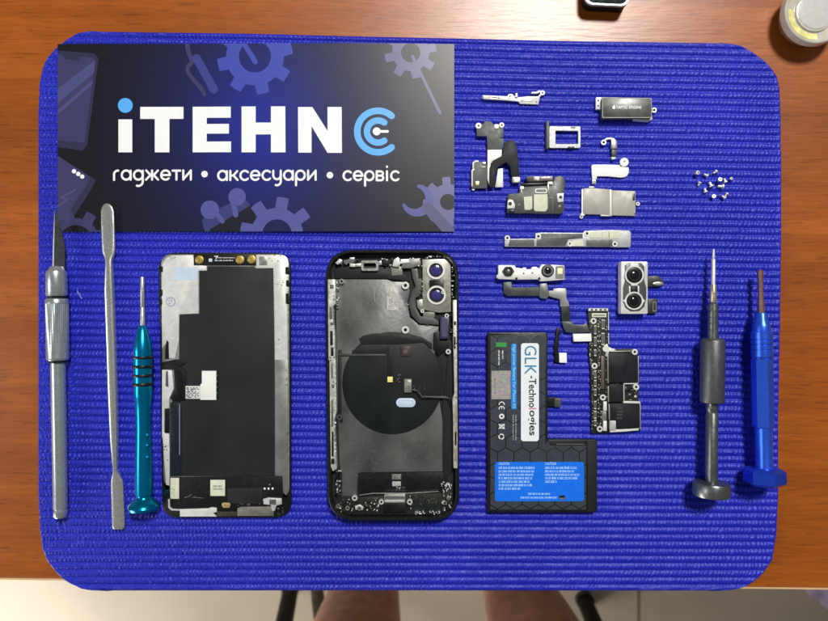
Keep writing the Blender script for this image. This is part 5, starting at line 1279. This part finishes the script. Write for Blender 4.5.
# logic board
lo = thing('logic_board', 'dark L shaped phone logic board crowded with black chips and gold ringed holes', 'circuit board', 614, 372)
b = MB(); b.prism([(587.6,308.2),(608.9,308.2),(609.2,347.6),(611,349.6),(633,348.6),(638.4,350),(638.6,384),(638.6,401),(640.6,402.4),(640.8,430.6),(610,433.2),(591.4,433.2),(590.6,370),(588.4,350),(589.6,338)], 0.3, 1.2, PCB, .1); bdd = b.build('board', lo)
def shield(name, pts, z1, m=CHIP, frame=None):
    s = MB(); s.prism(pts, 1.2, z1, m, .15); o_ = s.build(name, bdd); return o_
shield('main_chip', [(608.6,353),(632,353),(632,355),(637.6,355.4),(637.8,382.4),(608.9,382.4)], 3.0)
shield('power_chip', [(609,384.4),(623,384.4),(623,401.8),(609.2,401.8)], 2.9)
shield('radio_chip', [(610.2,403.6),(639.6,404.0),(639.6,427.6),(616.4,427.6),(616.4,420.4),(610.2,420.4)], 2.9)
b = MB(); FR = mat('shield_edge', (0.42, 0.42, 0.36), .4, .5, .15)
for p, w in (([(608.0,352),(608.2,383.2)], .9), ([(608.4,386),(608.6,402)], .9), ([(609.2,404),(609.6,420)], .9), ([(638.3,356),(638.4,383)], .7), ([(640.2,403),(640.3,429)], .9), ([(610.5,351.6),(630.6,351.2)], .9)): b.prism(stripe(p, w), 1.2, 2.6, FR, .05)
b.prism(stripe([(623.6,402.2),(640.2,402.6)], 2.0), 1.2, 3.1, PALE, .1); b.prism(stripe([(623.9,383.8),(638.0,383.6)], .9), 1.2, 2.6, PALE, .05); b.prism(stripe([(623.9,384.4),(624.0,400.6)], .8), 1.2, 2.6, PALE, .05); b.prism([(610,430),(622,429.6),(634,428.8),(639,428.4),(638.6,430.4),(626,431.6),(610.2,432.4)], 1.2, 2.4, PALE, .1)
build_split(b, 'shield_wall', bdd)
b = MB(); b.prism(rr(609.8,420.8,616.0,430.2,.6,3), 1.2, 3.0, mat('silver_square', (0.5, 0.51, 0.5), .4, .3, .1), .12); b.build('antenna_socket', bdd)
b = MB(); greeble(b, 625, 385.5, 637.5, 400.5, 1.2, 14, [TAN, DULL, GREY, BLACK, PALE], .8, 3.0, (.4, 1.2)); b.prism(circ(635.4, 396.4, 1.2, 12), 1.2, 1.9, PALE); b.build('inductor', bdd)
for (x, y) in ((593.6,320.9),(605.7,348.9),(634.9,352.0),(594.6,366.0),(636.3,387.1),(603.0,397.5),(599.9,429.0)):
    b = MB(); b.lug(x, y, 3.0, 1.35, 1.2, 2.9 if y in (352.0, 387.1) else 1.8, PALE, 18); b.prism(circ(x, y, 1.3, 14), 1.2, 1.4, BLACK); b.build('screw_hole', bdd)
b = MB()
b.prism(stripe([(588.6,309.8),(608.2,309.8)], 2.6), 1.2, 2.4, PALE, .08); b.prism(stripe([(608.4,312),(608.6,330)], .6), 1.2, 1.9, PALE); b.prism(stripe([(608.6,333),(608.7,344)], .6), 1.2, 1.9, PALE)
for x in (590.8, 595, 599.6, 604): b.prism(box4(x, 309.0, x + 2.2, 310.6), 2.4, 2.5, BLACK)
b.prism(box4(592, 313.2, 606.4, 317.2), 1.2, 1.9, CREAM, .06); b.prism(box4(593.4, 314.6, 605, 315.8), 1.9, 2.0, GREY)
for x, w, ys_ in ((594.0, 2.6, ((325.5, 334), (337, 346), (349.5, 356), (370.5, 378), (380, 386.5), (389, 395.5), (401, 409), (411, 418.5), (420, 426))), (601.4, 3.4, ((319.6, 329), (333, 345)))):
    for y0, y1 in ys_:
        b.prism(rr(x, y0, x + w, y1, .4, 2), 1.2, 2.0, GREY, .08); b.prism(box4(x + .2, y0 - .1, x + w - .2, y0 + .9), 2.0, 2.15, CREAM); b.prism(box4(x + .2, y1 - .9, x + w - .2, y1 + .1), 2.0, 2.15, CREAM); b.prism(rr(x + .6, y0 + 1, x + w - .6, y1 - 1, .3, 2), 2.1, 2.2, DULL)
build_split(b, 'board_connector', bdd)
b = MB(); b.prism(box4(601.2, 356, 604.4, 389), 1.2, 2.2, mat('bronze_connector', (0.14, 0.11, 0.085), .4, .4, .2), .1); build_split(b, 'board_connector', bdd)
b = MB(); b.prism(rr(603.5,401.6,606.9,410.8,.4,2), 1.2, 2.4, PALE, .1); b.prism(rr(603.3,421,606.9,431,.4,2), 1.2, 2.4, PALE, .1); b.prism(rr(602.2,411.2,606.6,420.6,.4,2), 1.2, 2.0, GREY, .1); build_split(b, 'board_connector', bdd)
b = MB(); PAL = [GREY, TAN, CREAM, PALE, BRUSHED, BLACK, PALE]
greeble(b, 589.6, 317.5, 592.6, 364, 1.2, 34, PAL, .5, 1.7, (.1, .5)); greeble(b, 597.2, 318, 600.8, 395, 1.2, 60, PAL, .5, 1.8, (.1, .6)); greeble(b, 605.4, 318, 608.4, 344, 1.2, 12, [PALE, GREY, DULL], .5, 1.5, (.1, .5)); greeble(b, 591.6, 369, 593.7, 431, 1.2, 34, PAL, .5, 1.6, (.1, .5)); greeble(b, 597.2, 398, 602, 426, 1.2, 26, PAL, .6, 2.0, (.1, .5)); greeble(b, 605.4, 355, 607.4, 400, 1.2, 14, PAL, .4, 1.2, (.1, .4)); greeble(b, 609.5, 349.8, 617, 351, 1.2, 4, [PALE], .4, 1.2); greeble(b, 612, 383, 622, 384, 1.2, 4, [PALE, GREY], .4, .9)
b.build('surface_component', bdd)
b = MB(); b.prism([(604.2,345.6),(607.2,343.6),(608.6,346.8),(612.4,348.6),(615,348.8),(615,351),(609.4,351.4),(607,356.6),(605.4,356),(606.2,351.6),(603.2,350.2)], 1.2, 1.7, PALE, .06); b.build('ground_pad', bdd)
b = MB(); PR = mat('faint_chip_print', (0.07, 0.07, 0.072), .5)
for k in range(4): b.scribble(617, 622.5, 408 + 3.4 * k, 1.6, 2.92, PR)
b.build('chip_print', bdd)

# loose screws
def screw_mesh(tilt):
    s = MB(); prof = [(0.0, 0.30), (0.05, 0.62), (0.5, 0.66), (0.55, 0.36), (1.6, 0.36), (1.75, 0.2)]; n = 14
    vs = []; fs = []
    for (h, r) in prof:
        for i in range(n): a = 2 * math.pi * i / n; vs.append((r * math.cos(a), r * math.sin(a), 1.75 - h))
    for k in range(len(prof) - 1):
        for i in range(n): j = (i + 1) % n; fs.append((k * n + j, k * n + i, (k + 1) * n + i, (k + 1) * n + j))
    fs.append(tuple(range(n))); fs.append(tuple((len(prof) - 1) * n + i for i in range(n))[::-1])
    s.add(vs, fs, SILVER)
    s.add([(0.24 * math.cos(a), 0.24 * math.sin(a), 1.757) for a in [2 * math.pi * i / 8 for i in range(8)]], [tuple(range(8))], BLACK)
    return s
G1 = lambda x, y: (670 + x / 6.9, 160 + y / 6.9)
spots = [(180,93,'t',.5,1.9),(228,93,'l',1.1,1.7),(292,98,'l',2.2,1.7),(270,143,'l',.4,2.2),(340,142,'t',0,1.9),(372,118,'l',.3,1.9),(418,132,'t',.4,1.4),(193,187,'l',2.8,1.7),(240,185,'l',.15,1.9),(320,180,'l',1.5,2.4),(352,240,'l',.9,1.7),(303,258,'t',.2,1.8),(375,258,'l',2.5,1.6)]
proto = screw_mesh(0).build('tiny_screw', loc=(0, 0, 0))
for i, (x, y, kind, a, k) in enumerate(spots):
    o = proto if i == 0 else proto.copy()
    if i: COL.objects.link(o)
    tag(o, 'tiny silver screw in the loose scatter on the right of the blue mat', 'screw', 'loose screws scattered on the mat')
    X, Y = W(*G1(x, y), 1.0)
    o.scale = (k * .9, k * .9, k * .75)
    if kind == 't':
        o.rotation_euler = (0.25 * math.sin(i), 0.2 * math.cos(i * 2), a); o.location = (X * .001, Y * .001, 0.0000)
    else:
        o.rotation_euler = (math.radians(80), 0, a); o.location = (X * .001 - math.sin(a) * -.0007, Y * .001 - math.cos(a) * .0007, 0.0007)

# stray thread
b = MB(); pth = [(77.2,290.5),(78.0,293.2),(79.6,294.2),(80.2,296.6),(81.8,298.8)]
for k in range(len(pth) - 1): b.prism(stripe([pth[k], pth[k + 1]], .4, 1), 0.1 + .01 * k, 0.45 + .01 * k, mat('pale_thread', (0.42, 0.45, 0.60), .7))
tag(b.build('thread', loc=(*W(79, 294.5), 0)), 'tiny white thread scrap on the mat between knife and spudger', 'thread')

# ------------------------------------------------------------------ things on the wood
def jar():
    j = thing('plastic_jar', 'round translucent white plastic jar at the top right corner of the desk', 'jar', 815, 11, TABLE)
    Hh = 12.5; zt = TABLE + Hh
    X, Y = W(816.5, 11.5, zt); sc = (D - zt) / D / S
    R = 31.8 * sc
    def turn(prof, m, n=64):
        vs = []; fs = []
        for (r, z) in prof:
            for i in range(n): a = 2 * math.pi * i / n; vs.append((X + r * math.cos(a), Y + r * math.sin(a), z))
        for k in range(len(prof) - 1):
            for i in range(n): q = (i + 1) % n; fs.append((k * n + i, k * n + q, (k + 1) * n + q, (k + 1) * n + i))
        fs.append(tuple(range(n))[::-1]); fs.append(tuple((len(prof) - 1) * n + i for i in range(n)))
        s = MB(); s.add(vs, fs, m); return s
    turn([(R * .74, TABLE + .02), (R * .80, TABLE + 1), (R * .93, zt - 5.4), (R * .92, zt - 5)], mat('frosted_amber_jar', (0.42, 0.22, 0.13), .35, 0, .1, 200, trans=.25)).build('body', j)
    LIDM = mat('milky_lid', (0.70, 0.68, 0.58), .24, 0, .14, 130, .15, 400, coat=.6, trans=.3)
    turn([(R * .97, zt - 5.0), (R, zt - 4.4), (R, zt - 1.2), (R * .985, zt - .3), (R * .95, zt), (R * .90, zt - .3), (R * .86, zt - 1.4), (R * .62, zt - 1.8), (R * .60, zt - .9), (R * .56, zt - .7)], LIDM).build('lid', j)
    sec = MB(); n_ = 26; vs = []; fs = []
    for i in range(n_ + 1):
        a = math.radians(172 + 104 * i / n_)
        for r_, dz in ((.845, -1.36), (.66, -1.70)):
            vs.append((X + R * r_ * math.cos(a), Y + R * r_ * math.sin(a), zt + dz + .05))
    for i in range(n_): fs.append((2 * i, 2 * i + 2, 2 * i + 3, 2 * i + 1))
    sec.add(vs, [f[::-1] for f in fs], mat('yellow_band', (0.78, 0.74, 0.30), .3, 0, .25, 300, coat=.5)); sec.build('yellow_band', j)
    turn([(R * .54, zt - .74), (R * .53, zt - .45), (R * .50, zt - .40)], mat('lid_centre', (0.50, 0.48, 0.48), .3, 0, .06)).build('lid_centre', j)
jar()
dv = thing('handset', 'black handset with silver rim cut off by the top edge of the photo', 'handset', 607, -30, TABLE)
zt = TABLE + 9
b = MB(); b.prism(rquad([(584.2, -70), (629.4, -70), (629.0, 6.4), (585.0, 4.2)], 8, 6), TABLE + .6, zt - 1.4, BLACK, .8); b.build('body', dv)
b = MB(); b.ring(rquad([(584.0, -70), (629.6, -70), (629.2, 6.6), (584.8, 4.4)], 8, 6), rquad([(586.4, -68), (627.2, -68), (626.8, 4.0), (587.2, 2.2)], 7, 6), zt - 1.4, zt, mat('pale_rim', (0.45, 0.55, 0.60), .3, .5, .06), .3); b.build('rim', dv)
b = MB(); b.prism(rquad([(586.6, -67.8), (627.0, -67.8), (626.6, 3.8), (587.4, 2.0)], 7, 6), zt - 1.39, zt - .5, mat('handset_glass', (0.010, 0.016, 0.018), .2, 0, .1, 100, coat=1.0), .1); b.build('screen', dv)

# ------------------------------------------------------------------ below the desk: stool, legs, bag
CH = mat('black_chair_metal', (0.005, 0.005, 0.005), .6, 0, .15, 60, spec=.15)
chair = thing('chair', 'black chair frame on the floor behind the bare legs', 'chair', 414, 330, 0)
chair['at'] = [39.0, -700.0, FLOOR]; chair.location = (0.039, -0.700, FLOOR * .001)
def tube(mb, a, c, r, m, n=14):
    a = Vector(a); c = Vector(c); d = (c - a).normalized(); u = d.orthogonal().normalized(); w = d.cross(u); vs = []
    for p in (a, c):
        for i in range(n): t = 2 * math.pi * i / n; vs.append(tuple(p + (u * math.cos(t) + w * math.sin(t)) * r))
    fs = [(i, (i + 1) % n, n + (i + 1) % n, n + i) for i in range(n)] + [tuple(range(n))[::-1], tuple(n + i for i in range(n))]
    mb.add(vs, fs, m)
for (x, y, xt) in ((-206, -462, -160), (286, -486, 254), (-190, -900, -190), (276, -900, 276)):
    b = MB(); tube(b, (x, y, FLOOR + 2), (xt, y, -300), 13, CH); l_ = b.build('leg', chair)
    b = MB(); tube(b, (x, y, FLOOR), (x, y, FLOOR + 14), 15, BLACK); b.build('rubber_foot', l_)
def slab(mb, x0, y0, x1, y1, z0, z1, m):
    mb.add([(x0,y0,z0),(x1,y0,z0),(x1,y1,z0),(x0,y1,z0),(x0,y0,z1),(x1,y0,z1),(x1,y1,z1),(x0,y1,z1)], [(3,2,1,0),(0,1,5,4),(1,2,6,5),(2,3,7,6),(3,0,4,7),(4,5,6,7)], m)
b = MB(); slab(b, -205, -910, 290, -480, -300, -262, mat('grey_seat', (0.05, 0.05, 0.052), .8, 0, .15, 60)); b.build('seat', chair)
b = MB(); slab(b, -180, -935, 265, -912, -300, 120, mat('grey_seat', (0, 0, 0))); b.build('backrest', chair)
GRN = mat('olive_strap', (0.10, 0.105, 0.07), .7, 0, .15, 60)
b = MB(); tube(b, (-170, -390, FLOOR + 12), (-58, -640, -300), 10, GRN); b.build('brace', chair)

def skin_material():
    m = mat('tanned_skin', (0.44, 0.225, 0.145), .5, 0, .22, 55, .3, 220)
    m.node_tree.nodes['Principled BSDF'].inputs['Subsurface Weight'].default_value = .12
    m.node_tree.nodes['Principled BSDF'].inputs['Subsurface Radius'].default_value = (.008, .003, .0015)
    return m
def person():
    vs = []; es = []; rad = []
    def V(x, y, z, r):
        vs.append((x * .001, y * .001, z * .001)); rad.append(r * .001); return len(vs) - 1
    pel = V(42, -850, -190, 150)
    for (xh, xk, xa) in ((-35, -72, -60), (120, 150, 128)):
        h = V(xh - (20 if xh < 0 else -20), -800, -195, 92); t = V((xh + xk) / 2, -610, -195, 80); k = V(xk, -418, -205, 62)
        k2 = V(xk, -392, -250, 58); c1 = V(xk + (xa - xk) * .2, -386, -330, 60); c2 = V(xk + (xa - xk) * .35, -384, -420, 58); c3 = V(xk + (xa - xk) * .6, -376, -520, 47)
        an_ = V(xa, -370, -630, 35); hl = V(xa, -372, -682, 36); md_ = V(xa + (-6 if xh < 0 else 6), -310, -695, 33); to = V(xa + (-14 if xh < 0 else 14), -215, -704, 24)
        es.extend([(pel, h), (h, t), (t, k), (k, k2), (k2, c1), (c1, c2), (c2, c3), (c3, an_), (an_, hl), (hl, md_), (md_, to)])
    me = bpy.data.meshes.new('person'); me.from_pydata(vs, es, [])
    o = bpy.data.objects.new('person', me); COL.objects.link(o)
    md = o.modifiers.new('skin', 'SKIN'); md.use_smooth_shade = True
    o.modifiers.new('sub', 'SUBSURF').levels = 2
    for i, d in enumerate(me.skin_vertices[0].data):
        d.radius = (rad[i], rad[i]); d.use_root = (i == 0)
    dg = bpy.context.evaluated_depsgraph_get(); dg.update()
    m2 = bpy.data.meshes.new_from_object(o.evaluated_get(dg)); o.modifiers.clear(); o.data = m2
    m2.materials.clear(); m2.materials.append(skin_material())
    for p in m2.polygons: p.use_smooth = True; p.material_index = 0
    off = Vector((.042, -.6, FLOOR * .001))
    for v in m2.vertices: v.co -= off
    o.location = off; o['at'] = [42.0, -600.0, FLOOR]
    tag(o, 'seated person with bare lower legs seen under the near desk edge', 'person')
    # shorts: shell grown over the thighs and hips
    s = bmesh.new(); s.from_mesh(m2)
    bmesh.ops.delete(s, geom=[f for f in s.faces if f.calc_center_median().y > .12 or f.calc_center_median().z < .40], context='FACES')
    for v in s.verts: v.co += v.normal * .008
    sm = bpy.data.meshes.new('shorts'); s.to_mesh(sm); s.free()
    so = bpy.data.objects.new('shorts', sm); COL.objects.link(so); so.parent = o
    sm.materials.clear(); sm.materials.append(mat('navy_cloth', (0.02, 0.025, 0.045), .85, 0, .15, 80))
    for p in sm.polygons: p.material_index = 0
person()

def bag():
    bm = bmesh.new(); bmesh.ops.create_icosphere(bm, subdivisions=5, radius=1)
    for v in bm.verts:
        n = v.co.copy()
        d = 1 + .30 * mnoise.noise(n * 2.2 + Vector((3, 1, 2))) + .22 * abs(mnoise.noise(n * 5.0)) + .10 * abs(mnoise.noise(n * 11.0))
        v.co = Vector((n.x * 92 * d, n.y * 52 * d, max(-34, n.z * 40 * d)))
    me = bpy.data.meshes.new('plastic_bag'); 
    for v in bm.verts: v.co *= .001
    bm.to_mesh(me); bm.free()
    for p in me.polygons: p.use_smooth = True
    me.materials.append(mat('purple_plastic', (0.50, 0.42, 0.62), .3, 0, .2, 40, .3, 120))
    o = bpy.data.objects.new('plastic_bag', me); COL.objects.link(o); o.location = (.722, -.438, (FLOOR + 34) * .001); o.rotation_euler = (0, 0, -.15)
    tag(o, 'crumpled purple plastic bag on the floor by the desk', 'plastic bag')
bag()

# ------------------------------------------------------------------ light, world, camera
world = bpy.data.worlds.new('World'); SC.world = world; world.use_nodes = True
bg = world.node_tree.nodes['Background']; bg.inputs['Color'].default_value = (0.92, 0.96, 1.0, 1); bg.inputs['Strength'].default_value = AMB
def area(name, loc, aim, size, power, col):
    l = bpy.data.lights.new(name, 'AREA'); l.shape = 'RECTANGLE'; l.size = size[0]; l.size_y = size[1]; l.energy = power; l.color = col
    o = bpy.data.objects.new(name, l); COL.objects.link(o); o.location = loc
    o.rotation_euler = (Vector(aim) - Vector(loc)).to_track_quat('-Z', 'Y').to_euler()
    return o
area('ceiling_lamp', LA[0], (0.0, 0.0, 0), LA[1], LA[2], LA[3])
area('low_left_floor_light', LB[0], (-0.15, -0.35, -0.35), LB[1], LB[2], LB[3])  # added lamp, kept below desk level so only floor and legs catch it
area('left_window_light', LC[0], (0.0, 0.0, 0.0), LC[1], LC[2], LC[3])
cam = bpy.data.cameras.new('camera'); co = bpy.data.objects.new('camera', cam); COL.objects.link(co)
co.location = (0, 0, D * .001); co.rotation_euler = (0, 0, 0)
cam.sensor_fit = 'HORIZONTAL'; cam.sensor_width = 36.0; cam.lens = 36.0 * D / (828 / S); cam.clip_start = .01; cam.clip_end = 20
cam.dof.use_dof = True; cam.dof.focus_distance = D * .001 - .002; cam.dof.aperture_fstop = 11.0
SC.camera = co
SC.view_settings.view_transform = 'Standard'; SC.view_settings.look = 'None'; SC.view_settings.exposure = EXPO; SC.view_settings.gamma = 1
SC.render.resolution_x = 1024; SC.render.resolution_y = 768
